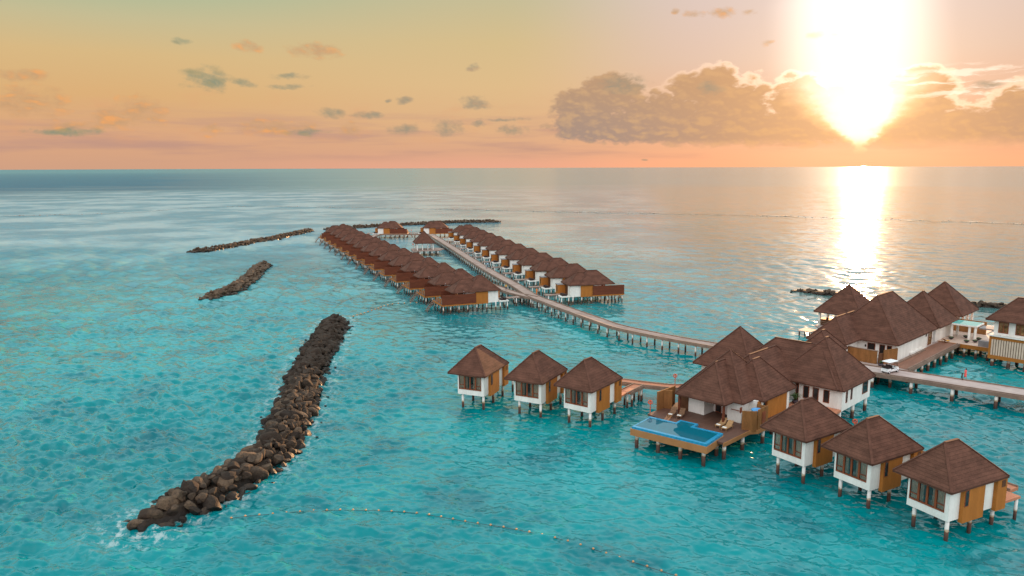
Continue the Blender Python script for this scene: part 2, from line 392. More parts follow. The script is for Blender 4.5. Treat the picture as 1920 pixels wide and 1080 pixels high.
# clouds: (px, py, half width, half height, kind)   kind 0 grey-teal, 1 orange, 2 big bank
blobs = [(388, 148, 52, 26, 0), (458, 156, 28, 13, 0), (546, 143, 40, 7, 0), (536, 161, 44, 8, 0), (340, 74, 20, 9, 0), (467, 88, 30, 13, 1), (592, 95, 66, 18, 1),
         (38, 139, 52, 12, 1), (50, 190, 72, 30, 1), (262, 208, 52, 32, 1), (212, 222, 40, 26, 1), (140, 235, 80, 10, 1), (120, 246, 70, 9, 0),
         (520, 240, 90, 17, 1), (575, 248, 50, 9, 0), (660, 240, 28, 18, 1), (622, 212, 32, 13, 0), (690, 214, 55, 9, 0), (397, 245, 26, 14, 1), (757, 186, 20, 9, 0), (728, 187, 10, 5, 0),
         (755, 243, 46, 13, 0), (842, 238, 42, 22, 0), (893, 192, 42, 17, 0), (886, 128, 18, 9, 0), (900, 231, 20, 8, 0), (960, 245, 42, 14, 0), (945, 222, 60, 5, 0),
         (1105, 205, 75, 50, 2), (1145, 170, 66, 34, 2), (1170, 158, 62, 22, 0), (1240, 220, 110, 50, 2), (1310, 168, 62, 34, 2), (1345, 150, 42, 26, 2), (1375, 205, 90, 60, 2),
         (1150, 240, 130, 32, 2), (1330, 165, 30, 20, 0), (1300, 250, 170, 24, 2), (1500, 190, 62, 48, 2), (1560, 215, 110, 55, 2), (1480, 240, 120, 38, 2), (1690, 225, 100, 50, 2), (1725, 165, 62, 34, 2), (1720, 195, 60, 40, 2),
         (1840, 240, 150, 40, 2), (1910, 215, 50, 50, 2), (1790, 255, 160, 32, 2), (1855, 160, 34, 11, 0), (1700, 140, 20, 9, 1),
         (1352, 22, 28, 13, 1), (1300, 24, 24, 9, 1), (1267, 21, 10, 8, 1), (1406, 23, 18, 8, 1), (1530, 67, 18, 9, 1), (1567, 64, 18, 7, 1), (1440, 79, 14, 6, 1), (1210, 300, 10, 2, 0)]
vec = g.n('ShaderNodeCombineXYZ'); g.l(az, vec.inputs[0]); g.l(el, vec.inputs[1])
V2 = vec.outputs[0]
sq = g.v('MULTIPLY', V2, (1.0, 1.7, 1.0))
warp = g.v('SCALE', g.v('SUBTRACT', g.noise(sq, 28.0, 3.0, 0.55, color=True), (0.5, 0.5, 0.5)), None); warp.node.inputs['Scale'].default_value = 0.014
V3 = g.v('ADD', V2, warp)
fb = g.noise(sq, 48.0, 8.0, 0.56); fbs = g.noise(g.v('ADD', sq, (0.006, 0.008, 0.0)), 48.0, 8.0, 0.56); fb2 = g.noise(sq, 190.0, 5.0, 0.6)
def billow(v, s): return g.m('MULTIPLY', g.m('ABSOLUTE', g.m('SUBTRACT', g.noise(v, s, 2.0, 0.45), 0.5)), 2.0)
bl = g.m('ADD', g.m('MULTIPLY', billow(sq, 34.0), 1.3), g.m('MULTIPLY', billow(sq, 85.0), 0.4))
bls = g.m('ADD', g.m('MULTIPLY', billow(g.v('ADD', sq, (0.002, 0.005, 0.0)), 34.0), 1.3), g.m('MULTIPLY', billow(g.v('ADD', sq, (0.002, 0.005, 0.0)), 85.0), 0.4))
nz = g.m('ADD', g.m('MULTIPLY', g.m('SUBTRACT', fb, 0.5), 3.0), g.m('MULTIPLY', g.m('SUBTRACT', fb2, 0.5), 0.7))
fields = {}
for px, py, rx, ry, kd in blobs:
    a0, e0 = azel(px, py); ra = rx / F_PX; re = ry / F_PX
    q = g.v('MULTIPLY', g.v('SUBTRACT', V3, (a0, e0, 0)), (1 / ra, 1 / re, 0))
    d2 = g.v('DOT_PRODUCT', q, q)
    fields[kd] = d2 if kd not in fields else g.m('MINIMUM', fields[kd], d2)
dens = {k: g.m('SUBTRACT', g.m('ADD', (0.85, 0.95, 1.05)[k], g.m('ADD', g.m('MULTIPLY', g.m('SUBTRACT', bl, 0.3), (0.8, 0.9, 0.75)[k]), g.m('MULTIPLY', nz, (0.6, 0.7, 0.35)[k]))), f) for k, f in fields.items()}
front = g.rng(dy, 0.05, 0.3)
# flat-bottomed haze layer near the horizon
m0 = g.m('MULTIPLY', g.rng(dens[0], 0.0, 1.15), 0.85); m1 = g.m('MULTIPLY', g.rng(dens[1], 0.0, 1.3), 0.9); m2 = g.m('MULTIPLY', g.rng(dens[2], 0.0, 0.5), 0.95)
m2 = g.m('MULTIPLY', m2, g.rng(g.m('ADD', el, g.m('MULTIPLY', g.m('SUBTRACT', fb, 0.5), 0.012)), azel(960, 292)[1], azel(960, 262)[1]))
near = g.rng(ang, 0.36, 0.03)                     # closeness to the sun
emb = g.m('MULTIPLY', g.m('SUBTRACT', bl, bls), 1.1)
shade = g.m('ADD', g.rng(g.m('ADD', bl, g.m('MULTIPLY', fb, 0.6)), 0.35, 1.1), emb, clamp=True)
c0 = g.mix(shade, lin(146, 142, 126), lin(186, 154, 124))
c0 = g.mix(g.rng(az, -0.45, -0.1), g.mix(shade, lin(112, 140, 124), lin(152, 150, 116)), c0)
c1 = g.mix(shade, lin(200, 158, 118), lin(240, 168, 104))
c2 = g.mix(g.rng(el, 0.025, 0.125), lin(160, 139, 131), lin(188, 150, 118))
c2 = g.mix(g.m('MULTIPLY', shade, 0.5), c2, lin(220, 176, 128))
c2 = g.mix(g.m('MULTIPLY', near, 0.5), c2, lin(242, 172, 104))
# banded thin layers low over the horizon
vs_ = g.v('MULTIPLY', V2, (5.0, 60.0, 1.0)); bands = g.noise(vs_, 1.0, 4.0, 0.55)
lowm = g.m('MULTIPLY', g.rng(bands, 0.42, 0.68), g.m('MULTIPLY', g.rng(el, 0.005, 0.022), g.rng(el, 0.085, 0.04)))
sky = g.mix(g.m('MULTIPLY', lowm, g.m('MULTIPLY', front, 0.75)), sky, g.mix(near, lin(190, 148, 134), lin(226, 162, 128)))
puffs = g.noise(g.v('MULTIPLY', V2, (1.0, 2.2, 1.0)), 22.0, 7.0, 0.6)
pm = g.m('MULTIPLY', g.rng(puffs, 0.48, 0.78), g.m('MULTIPLY', g.rng(el, 0.02, 0.04), g.rng(el, 0.11, 0.06)))
sky = g.mix(g.m('MULTIPLY', pm, g.m('MULTIPLY', front, 0.45)), sky, lin(226, 165, 122))
sky = g.mix(g.m('MULTIPLY', m1, front), sky, c1)
sky = g.mix(g.m('MULTIPLY', m2, front), sky, c2)
# bright rims of the bank around the sun
rim = g.m('MULTIPLY', g.rng(dens[2], -0.25, 0.08), g.rng(dens[2], 0.55, 0.15))
rim = g.m('MULTIPLY', rim, g.m('MULTIPLY', g.rng(ang, 0.33, 0.08), g.rng(el, 0.04, 0.07)))
sky = g.mix(g.m('MULTIPLY', rim, 0.5), sky, c4(1.5, 1.05, 0.72))
sky = g.mix(g.m('MULTIPLY', m0, front), sky, c0)
# thin bright streaks right of the sun
st = g.noise(g.v('MULTIPLY', V3, (9.0, 75.0, 1.0)), 1.6, 5.0, 0.6)
a0, e0 = azel(1850, 152); q = g.v('MULTIPLY', g.v('SUBTRACT', V2, (a0, e0, 0)), (F_PX / 150, F_PX / 30, 0))
sm = g.m('MULTIPLY', g.rng(st, 0.50, 0.62), g.rng(g.v('DOT_PRODUCT', q, q), 1.3, 0.2))
sky = g.mix(g.m('MULTIPLY', sm, 0.65), sky, c4(1.25, 1.0, 0.8))
# glow of the low sun: a burst that is wide above the bank and narrows to a tip behind it
def egrey(py, hw): return (min(1.0, azel(1612, py)[1] / 0.35), (hw / 250.0,) * 3 + (1.0,))
hw = g.ramp(g.m('DIVIDE', el, 0.35), [egrey(300, 4), egrey(274, 10), egrey(254, 28), egrey(234, 50), egrey(207, 76), egrey(165, 88), egrey(135, 84), egrey(100, 80), egrey(60, 80), egrey(0, 80), egrey(-70, 64), (1.0, (0.2, 0.2, 0.2, 1.0))])
hwr = g.m('MULTIPLY', hw, 250.0 / F_PX)
ub = g.m('DIVIDE', g.m('ABSOLUTE', g.m('SUBTRACT', g.m('ADD', az, g.m('ADD', g.m('MULTIPLY', g.m('MULTIPLY', g.m('SUBTRACT', fb, 0.5), 0.03), g.rng(el, 0.13, 0.09)), g.m('MULTIPLY', g.m('SUBTRACT', el, 0.08), 0.085))), azel(1608, 200)[0])), hwr)
burst = g.m('MULTIPLY', g.rng(ub, g.rng(el, 0.07, 0.13, 1.5, 1.9), 0.35), g.m('MULTIPLY', g.rng(el, 0.012, 0.04), g.rng(el, 0.36, 0.22)))
burst = g.m('MULTIPLY', burst, front)
gl = g.m('MULTIPLY', g.m('POWER', g.rng(angg, 0.30, 0.0, 0.0, 1.0, False), 3.0), 0.30)
gl2 = g.m('MULTIPLY', g.m('POWER', g.rng(ang, 0.24, 0.0, 0.0, 1.0, False), 3.0), 0.30)
core = g.m('MULTIPLY', g.rng(ang, 0.03, 0.004), 4.0)
thick = g.m('SUBTRACT', 1.0, g.m('MULTIPLY', m2, 0.75))
warmc = g.mix(g.rng(el, 0.055, 0.13), g.mix(g.rng(burst, 0.25, 0.9), c4(1.0, 0.55, 0.20), c4(1.0, 0.85, 0.75)), c4(1.0, 0.90, 0.80))
glow = g.v('ADD', g.v('SCALE', (1.0, 0.86, 0.70)), g.v('SCALE', (1.0, 0.62, 0.30)))
ga, gb = glow.node.inputs[0].links[0].from_node, glow.node.inputs[1].links[0].from_node
g.l(g.m('MULTIPLY', gl, thick), ga.inputs['Scale'])
g.l(g.m('ADD', gl2, core), gb.inputs['Scale'])
bs = g.v('SCALE', warmc); g.l(g.m('MULTIPLY', burst, g.rng(el, 0.075, 0.125, 1.0, 0.65)), bs.node.inputs['Scale'])
sky = g.v('ADD', g.v('ADD', sky, glow), bs)
# below the horizon
sky = g.mix(g.rng(el, -0.004, -0.02), sky, lin(150, 160, 150))
nis = g.n('ShaderNodeTexSky', sky_type='NISHITA', sun_disc=False)
nis.sun_elevation = SUN_EL; nis.sun_rotation = SUN_AZ; nis.altitude = 30.0
sk2 = g.v('SCALE', nis.outputs[0]); sk2.node.inputs['Scale'].default_value = 0.03
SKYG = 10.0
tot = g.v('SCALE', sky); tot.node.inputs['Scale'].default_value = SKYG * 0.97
fin = g.v('ADD', tot, sk2)
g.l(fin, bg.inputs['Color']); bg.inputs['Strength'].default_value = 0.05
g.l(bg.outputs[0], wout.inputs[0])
sun = bpy.data.lights.new('sun', 'SUN'); sun.energy = 5.0; sun.angle = R(0.5); sun.color = (1.0, 0.54, 0.24)
so = bpy.data.objects.new('sun', sun); COL.objects.link(so)
so.rotation_euler = SUN_DIR.to_track_quat('Z', 'Y').to_euler()

# ------------------------------------------------------------------ water: one sheet with real waves near the resort
NP = np.random.default_rng(5)
def tile(N, L, wind_az, peak, spread, seed):
    r = np.random.default_rng(seed)
    k = np.fft.fftfreq(N, L / N) * 2 * np.pi
    kx, ky = np.meshgrid(k, k, indexing='ij'); kk = np.hypot(kx, ky); kk[0, 0] = 1e-6
    kp = 2 * np.pi / peak
    spec = np.exp(-1.25 * (kp / kk) ** 2) / kk ** 4.8
    th = np.arctan2(kx, ky) - wind_az
    spec *= np.cos(th) ** 2 * (1 - spread) + spread
    spec[0, 0] = 0
    ph = (r.normal(size=(N, N)) + 1j * r.normal(size=(N, N))) * np.sqrt(spec)
    lv = []
    for lam in (0.4, 0.8, 1.6, 3.2, 6.4, 12.8):
        cut = np.exp(-(kk * lam / (2 * np.pi)) ** 4)
        lv.append(np.real(np.fft.ifft2(ph * cut)))
    sx = np.gradient(lv[0], L / N, axis=0); s = 1.0 / np.sqrt((sx ** 2).mean() * 2)
    return [a * s for a in lv], L     # unit slope rms
def sample(tl, x, y, lv):
    levels, L = tl; N = levels[0].shape[0]
    u = (x / L % 1.0) * N; v = (y / L % 1.0) * N
    i = np.floor(u).astype(int); j = np.floor(v).astype(int); fu = u - i; fv = v - j
    i %= N; j %= N; i1 = (i + 1) % N; j1 = (j + 1) % N
    out = np.zeros_like(x)
    l0 = np.clip(np.floor(lv).astype(int), 0, 5); l1 = np.clip(l0 + 1, 0, 5); fl = np.clip(lv - l0, 0, 1)
    st = np.stack(levels)
    for l, w in ((l0, 1 - fl), (l1, fl)):
        out += w * ((1 - fu) * (1 - fv) * st[l, i, j] + fu * (1 - fv) * st[l, i1, j] + (1 - fu) * fv * st[l, i, j1] + fu * fv * st[l, i1, j1])
    return out
T3 = tile(512, 190.0, R(205), 9.0, 0.2, 8)
T1 = tile(512, 72.0, R(200), 3.4, 0.12, 3); T2 = tile(512, 43.0, R(235), 2.0, 0.2, 4)
def calm(x, y):
    """0 open water left of the breakwater .. 1 sheltered water among the villas"""
    line = -30.0 - 0.16 * np.maximum(y - 80, 0) * 0.6
    return 1 / (1 + np.exp(-(x - line - 8) / 9.0))
BW = [(-36.6, 69.2), (-34.0, 74.0), (-31.6, 79.6), (-29.9, 86.0), (-30.2, 94.0), (-32.2, 106.4), (-34.8, 122.0), (-36.8, 136.5), (-39.2, 157.0), (-41.0, 172.0)]
def make_water():
    th_f = np.radians(np.linspace(-44, 44, 1000)); th_b = np.radians(np.linspace(44, 316, 70)[1:-1])
    th = np.concatenate([th_f, th_b])
    r = np.concatenate([[1.5, 10, 22, 34], 1.0 / np.linspace(1 / 44.0, 1 / 3000.0, 1000), [3500, 4500, 6500, 10000, 18000, 35000, 90000]])
    RR, TT = np.meshgrid(r, th, indexing='ij')
    x = RR * np.sin(TT); y = RR * np.cos(TT)
    dr = np.gradient(r)[:, None] * np.ones_like(RR)
    lam = np.maximum(2.2 * dr, 0.3); lv = np.clip(np.log2(lam / 0.4), 0, 5)
    amp = 0.40 * (1 - 0.40 * calm(x, y))
    # slow gusts
    gust = 0.85 + 0.45 * np.sin(x * 0.051 + 1.3 * np.sin(y * 0.023)) * np.sin(y * 0.037 + 0.7)
    z = amp * gust * (sample(T1, x, y, lv) * 0.75 + sample(T2, x * 0.94 + y * 0.342, -x * 0.342 + y * 0.94, lv) * 0.75)
    outer = (1 - 0.55 * calm(x, y)) * np.clip((RR - 90) / 160, 0, 1)
    z += 0.24 * outer * gust * sample(T3, x * 0.8 - y * 0.6, x * 0.6 + y * 0.8, np.clip(lv - 0.0, 0, 5))
    z *= np.clip((2500 - RR) / 1500, 0, 1) * (np.abs(((TT + math.pi) % (2 * math.pi)) - math.pi) < R(43.9))
    nr, ntq = RR.shape
    co = np.stack([x, y, z], -1).reshape(-1, 3)
    co = np.concatenate([co, [[0, 0, 0]]])
    i = np.arange(nr - 1)[:, None] * ntq; j = np.arange(ntq)[None, :]; j1 = (j + 1) % ntq
    quads = np.stack([i + j, i + ntq + j, i + ntq + j1, i + j1], -1).reshape(-1, 4)[:, ::-1]
    me = bpy.data.meshes.new('water')
    me.vertices.add(len(co)); me.vertices.foreach_set('co', co.ravel().astype(np.float32))
    nq = len(quads); ctr = len(co) - 1
    tris = np.stack([np.full(ntq, ctr), np.arange(ntq), (np.arange(ntq) + 1) % ntq], -1)[:, ::-1]
    me.loops.add(nq * 4 + ntq * 3); me.loops.foreach_set('vertex_index', np.concatenate([quads.ravel(), tris.ravel()]).astype(np.int32))
    me.polygons.add(nq + ntq)
    me.polygons.foreach_set('loop_start', np.concatenate([np.arange(nq) * 4, nq * 4 + np.arange(ntq) * 3]).astype(np.int32))
    me.polygons.foreach_set('use_smooth', np.ones(nq + ntq, bool))
    me.update(calc_edges=True); me.validate()
    pp = np.array(BW); d = np.full(len(co), 1e9)
    for a_, b_ in zip(pp[:-1], pp[1:]):
        ab = b_ - a_; tt = np.clip(((co[:, :2] - a_) @ ab) / (ab @ ab), 0, 1)
        d = np.minimum(d, np.hypot(*(co[:, :2] - a_ - tt[:, None] * ab).T))
    at = me.attributes.new('shore', 'FLOAT', 'POINT'); at.data.foreach_set('value', np.clip((6.5 - d) / 4.0, 0, 1).astype(np.float32))
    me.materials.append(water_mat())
    o = link('water', me); tag(o, kind='structure'); return o
def water_mat():
    m, nt = new_mat('sea_water'); g = G(nt)
    out = g.n('ShaderNodeOutputMaterial'); p = g.n('ShaderNodeBsdfPrincipled')
    geo = g.n('ShaderNodeNewGeometry'); P = geo.outputs['Position']; N = geo.outputs['Normal']
    sep = g.n('ShaderNodeSeparateXYZ'); g.l(P, sep.inputs[0]); X, Y, Z = sep.outputs
    flat = g.v('MULTIPLY', P, (1, 1, 0))
    dist = g.v('LENGTH', flat)
    # lagoon floor: sand and weed patches under clear water, the drop-off beyond the reef
    big = g.noise(flat, 0.018, 4.0, 0.55); med = g.noise(flat, 0.09, 4.0, 0.6)
    c = g.mix(g.rng(big, 0.35, 0.65), c4(0.0, 0.165, 0.182), c4(0.0, 0.250, 0.264))
    c = g.mix(g.m('MULTIPLY', g.rng(med, 0.46, 0.70), 0.75), c, c4(0.0, 0.105, 0.132))
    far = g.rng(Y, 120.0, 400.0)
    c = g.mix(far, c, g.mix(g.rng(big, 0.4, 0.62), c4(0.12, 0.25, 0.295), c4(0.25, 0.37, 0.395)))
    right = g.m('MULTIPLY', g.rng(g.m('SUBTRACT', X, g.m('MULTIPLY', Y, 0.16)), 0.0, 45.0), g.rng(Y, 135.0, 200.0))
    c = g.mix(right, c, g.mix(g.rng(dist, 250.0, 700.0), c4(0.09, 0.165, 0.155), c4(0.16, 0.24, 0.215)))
    # deep channel outside the reef (left) and ocean behind it
    vast = g.noise(g.v('MULTIPLY', P, (0.0012, 0.003, 0)), 1.0, 4.0, 0.6)
    edge = g.m('ADD', dist, g.m('MULTIPLY', g.m('SUBTRACT', vast, 0.5), 1500.0))
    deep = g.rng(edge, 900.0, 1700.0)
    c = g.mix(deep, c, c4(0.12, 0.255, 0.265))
    trench = g.m('MULTIPLY', deep, g.rng(g.m('ADD', g.m('DIVIDE', X, Y), g.m('MULTIPLY', g.m('SUBTRACT', vast, 0.5), 0.25)), -0.14, -0.50))
    c = g.mix(g.m('MULTIPLY', trench, g.rng(dist, 9000.0, 1500.0, 0.15, 0.8, False)), c, c4(0.025, 0.105, 0.165))
    at = g.n('ShaderNodeAttribute', attribute_name='shore')
    fn = g.noise(flat, 0.9, 5.0, 0.7)
    foam = g.m('MULTIPLY', g.rng(fn, 0.49, 0.62), g.m('MULTIPLY', at.outputs['Fac'], 0.6))
    c = g.mix(foam, c, c4(0.6, 0.62, 0.60))
    windy = g.m('MULTIPLY', g.rng(g.m('DIVIDE', X, g.m('MAXIMUM', Y, 1.0)), 0.16, -0.40, 0.0, 0.75), g.rng(dist, 110.0, 380.0))
    windy = g.m('MAXIMUM', windy, g.m('MULTIPLY', trench, 0.85))
    chop = g.n('ShaderNodeBsdfDiffuse'); g.l(c, chop.inputs['Color'])
    g.l(c, p.inputs['Base Color'])
    p.inputs['IOR'].default_value = 1.333
    g.l(g.m('ADD', g.rng(dist, 60.0, 900.0, 0.06, 0.11, False), g.m('MULTIPLY', deep, 0.03)), p.inputs['Roughness'])
    # fine chop and capillary ripples as slopes (crests run across the wind)
    rot = g.n('ShaderNodeMapping'); rot.inputs['Rotation'].default_value = (0, 0, R(18)); g.l(flat, rot.inputs[0]); W = rot.outputs[0]
    half = (0.5, 0.5, 0.5)
    s1 = g.v('SUBTRACT', g.noise(g.v('MULTIPLY', W, (0.55, 1.5, 1)), 1.0, 3.0, 0.6, color=True), half)
    s2 = g.v('SUBTRACT', g.noise(g.v('MULTIPLY', W, (0.13, 0.42, 1)), 1.0, 3.0, 0.6, color=True), half)
    s3 = g.v('SUBTRACT', g.noise(g.v('MULTIPLY', W, (0.06, 0.15, 1)), 1.0, 4.0, 0.65, color=True), half)
    calmf = g.rng(g.m('ADD', X, g.m('MULTIPLY', Y, 0.12)), -28.0, 6.0)
    k = g.rng(calmf, 0.0, 1.0, 1.0, 0.5, False)
    gust = g.rng(g.noise(g.v('MULTIPLY', W, (0.012, 0.03, 1)), 1.0, 4.0, 0.6), 0.3, 0.7, 0.7, 1.35)
    k = g.m('MULTIPLY', g.m('MULTIPLY', k, gust), g.m('SUBTRACT', g.m('ADD', 1.0, g.m('MULTIPLY', trench, 0.5)), g.m('MULTIPLY', deep, 0.45)))
    def sc(v, f):
        o = g.v('SCALE', v); g.put(o.node.inputs['Scale'], f); return o
    fd = g.rng(dist, 90.0, 350.0)
    tot = g.v('ADD', g.v('ADD', sc(s1, g.m('MULTIPLY', k, g.rng(fd, 0, 1, 0.9, 0.5, False))), sc(s2, g.m('MULTIPLY', k, g.rng(fd, 0, 1, 0.35, 0.5, False)))), sc(s3, g.m('MULTIPLY', k, g.rng(fd, 0, 1, 0.1, 0.22, False))))
    nn = g.v('NORMALIZE', g.v('ADD', N, g.v('MULTIPLY', tot, (1, 1, 0))))
    g.l(nn, p.inputs['Normal']); g.l(nn, chop.inputs['Normal'])
    mxs = g.n('ShaderNodeMixShader'); g.l(windy, mxs.inputs[0]); g.l(p.outputs[0], mxs.inputs[1]); g.l(chop.outputs[0], mxs.inputs[2])
    g.l(mxs.outputs[0], out.inputs[0]); return m
make_water()

# ------------------------------------------------------------------ rocks
def rock_mesh(seed, sub=2, name='boulder'):
    r = random.Random(seed); bm = bmesh.new(); bmesh.ops.create_icosphere(bm, subdivisions=sub, radius=1.0)
    pl = []
    for i in range(13):
        d = Vector((r.gauss(0, 1), r.gauss(0, 1), r.gauss(0, 0.8))).normalized(); pl.append((d, r.uniform(0.42, 0.82)))
    off = Vector((seed * 3.1, seed * 1.7, 0))
    for v in bm.verts:
        for d, h in pl:
            q = v.co.dot(d)
            if q > h: v.co -= d * (q - h) * 0.92
        v.co += v.co.normalized() * mnoise.noise(v.co * 2.2 + off) * 0.07
    sx, sy, sz = r.uniform(0.85, 1.35), r.uniform(0.75, 1.0), r.uniform(0.6, 0.85)
    for v in bm.verts: v.co = Vector((v.co.x * sx, v.co.y * sy, v.co.z * sz))
    me = bpy.data.meshes.new(name); bm.to_mesh(me); bm.free(); me.materials.append(M['rock'])
    return me
ROCKS = [rock_mesh(i + 1, 3) for i in range(10)]
ROCKS_LOW = [rock_mesh(i + 30, 2) for i in range(6)]
def arr(me):
    n = len(me.vertices); a = np.empty(n * 3, np.float32); me.vertices.foreach_get('co', a)
    return a.reshape(-1, 3), [tuple(p.vertices) for p in me.polygons]
LOWD = [arr(m) for m in ROCKS_LOW]; HID = [arr(m) for m in ROCKS]
def path_pts(path, step):
    out = []; P_ = [Vector((p[0], p[1], 0)) for p in path]
    # Catmull-Rom
    dense = []
    for i in range(len(P_) - 1):
        p0, p1, p2, p3 = P_[max(i - 1, 0)], P_[i], P_[i + 1], P_[min(i + 2, len(P_) - 1)]
        for k in range(20):
            t = k / 20
            dense.append(0.5 * ((2 * p1) + (p2 - p0) * t + (2 * p0 - 5 * p1 + 4 * p2 - p3) * t * t + (3 * p1 - p0 - 3 * p2 + p3) * t ** 3))
    dense.append(P_[-1])
    acc = 0.0; out = [(dense[0], (dense[1] - dense[0]).normalized())]
    for a, b in zip(dense, dense[1:]):
        L = (b - a).length; acc += L
        while acc >= step:
            acc -= step; out.append((b - (b - a).normalized() * acc, (b - a).normalized()))
    return out
def pile(path, half, height, size, seed, step=1.15, taper=4.0):
    """positions, radii and turns of the boulders of one breakwater"""
    r = random.Random(seed); pts = path_pts(path, step); n = len(pts); res = []
    for i, (c, t) in enumerate(pts):
        nrm = Vector((t.y, -t.x, 0)); end = min(i, n - 1 - i) * step
        w = half * (0.45 + 0.55 * min(1, end / taper)); hh = height * (0.35 + 0.65 * min(1, end / taper))
        k = int(2 * w / step) + 1
        for j in range(k):
            u = -w + 2 * w * (j + 0.5) / k + r.uniform(-0.35, 0.35) * step
            h = hh * max(0.0, 1 - (abs(u) / w) ** 1.5)
            s = size * r.choice((0.55, 0.7, 0.85, 0.95, 1.05, 1.2, 1.45)) * r.uniform(0.9, 1.1)
            p = c + nrm * u + t * r.uniform(-0.4, 0.4) * step
            res.append((p.x, p.y, h - s * 0.35 + r.uniform(-0.12, 0.15), s, r.uniform(0, 6.28), r.uniform(-0.5, 0.5), r.uniform(-0.5, 0.5)))
        if r.random() < 0.3:
            u = r.choice((-1, 1)) * (w + r.uniform(0.2, 1.3)); s = size * r.uniform(0.35, 0.7); p = c + nrm * u
            res.append((p.x, p.y, -s * 0.25, s, r.uniform(0, 6.28), r.uniform(-0.5, 0.5), r.uniform(-0.5, 0.5)))
    return res
def merged(name, items, data, mat, core=None):
    vs, fs, o = [], [], 0
    r = random.Random(len(items))
    for x, y, z, s, a, b, c in items:
        v, f = r.choice(data)
        m = np.array((Matrix.Rotation(a, 3, 'Z') @ Matrix.Rotation(b, 3, 'X') @ Matrix.Rotation(c, 3, 'Y')), np.float32)
        vs.append(v @ m.T * s + np.array([x, y, z], np.float32)); fs += [tuple(i + o for i in q) for q in f]; o += len(v)
    V_ = np.concatenate(vs).tolist()
    if core: V_ += core[0]; fs += [tuple(i + o for i in q) for q in core[1]]
    me = bpy.data.meshes.new(name); me.from_pydata(V_, [], fs); me.update(); me.materials.append(mat)
    return link(name, me)
def core_mesh(path, half, height):
    pts = path_pts(path, 3.0); vs, fs = [], []
    for i, (c, t) in enumerate(pts):
        nrm = Vector((t.y, -t.x, 0)); k = 0.5 if i in (0, len(pts) - 1) else 1.0
        for u, z in ((-half, -1.5), (-half * 0.45, height * 0.55 * k), (half * 0.45, height * 0.55 * k), (half, -1.5)):
            p = c + nrm * u * k; vs.append((p.x, p.y, z))
    for i in range(len(pts) - 1):
        for j in range(3): fs.append((i * 4 + j, i * 4 + j + 1, i * 4 + 5 + j, i * 4 + 4 + j))
    fs.append((0, 1, 2, 3)); n = len(pts) * 4; fs.append((n - 1, n - 2, n - 3, n - 4))
    return vs, fs
main_path = [(-36.6, 69.2), (-34.0, 74.0), (-31.6, 79.6), (-29.9, 86.0), (-30.2, 94.0), (-32.2, 106.4), (-34.8, 122.0), (-36.8, 136.5), (-39.2, 157.0), (-41.0, 172.0)]
rocks = pile(main_path, 3.2, 2.15, 0.84, 11, 1.0)
rocks.sort(key=lambda q: (q[1] ** 2 + q[0] ** 2) - 250 * max(0, q[2]) * 3)
near_r, rest = rocks[:300], rocks[300:]
for q in near_r:
    o = link('boulder', rnd.choice(ROCKS)); o.location = q[:3]; o.scale = (q[3],) * 3; o.rotation_euler = (q[5], q[6], q[4])
    tag(o, 'brown boulder piled in the near part of the long curved breakwater at lower left', 'boulder', 'boulders of the near breakwater')
o = merged('boulders', rest, HID, M['rock'], core_mesh(main_path, 2.6, 1.9))
tag(o, 'dark boulders filling the rest of the long curved breakwater', 'boulders', kind='stuff')
for path, half, hh, sz, lab in [
    ([(-83.5, 198), (-81.5, 206), (-81.5, 217), (-84, 236), (-88.5, 258), (-90.5, 273)], 3.0, 1.9, 1.0, 'short dark rock breakwater bent at its middle, beyond the near one'),
    ([(-136.5, 313), (-129, 322), (-125, 344), (-119.5, 369), (-116, 398), (-112.5, 423)], 2.3, 2.0, 1.0, 'straight dark rock breakwater left of the far villas'),
    ([(-108, 430), (-92, 441), (-77, 453), (-56, 468), (-37, 481), (-7, 485)], 2.6, 1.9, 1.1, 'distant rock breakwater behind the end of both villa rows'),
    ([(80.0, 209.5), (84.0, 206), (89, 203), (94, 201)], 1.8, 1.3, 0.8, 'low rock breakwater in the sun glare behind the open pavilion'),
    ([(115, 188), (119, 184.5), (126, 181)], 1.7, 1.4, 0.8, 'rock breakwater seen between the spa roofs and the right edge villa')]:
    o = merged('breakwater', pile(path, half, hh, sz, int(path[0][1]), 1.35), LOWD, M['rock'], core_mesh(path, half * 0.8, hh))
    tag(o, lab, 'breakwater')
# reef edge: low rubble and broken wave line far out
def reef():
    r = random.Random(9); line = path_pts([(-420, 560), (-316, 600), (-280, 690), (-176, 688), (17, 610), (171, 545), (312, 456), (420, 380)], 2.2)
    it = []
    for i, (c, t) in enumerate(line):
        dn = mnoise.noise(Vector((i * 0.02, 3.3, 0))) + 0.6 * mnoise.noise(Vector((i * 0.11, 7.3, 0)))
        if dn < 0.0 or r.random() < 0.35: continue
        nrm = Vector((t.y, -t.x, 0))
        for _ in range(2):
            p = c + nrm * r.gauss(0, 4.0 + 5 * dn); s = r.uniform(0.3, 1.2)
            it.append((p.x, p.y, -s * 0.30, s, r.uniform(0, 6.28), r.uniform(-0.2, 0.2), r.uniform(-0.2, 0.2)))
    o = merged('reef_rubble', it, LOWD, M['reef']); tag(o, 'thin line of exposed reef rubble across the far lagoon', 'reef', kind='stuff')
reef()
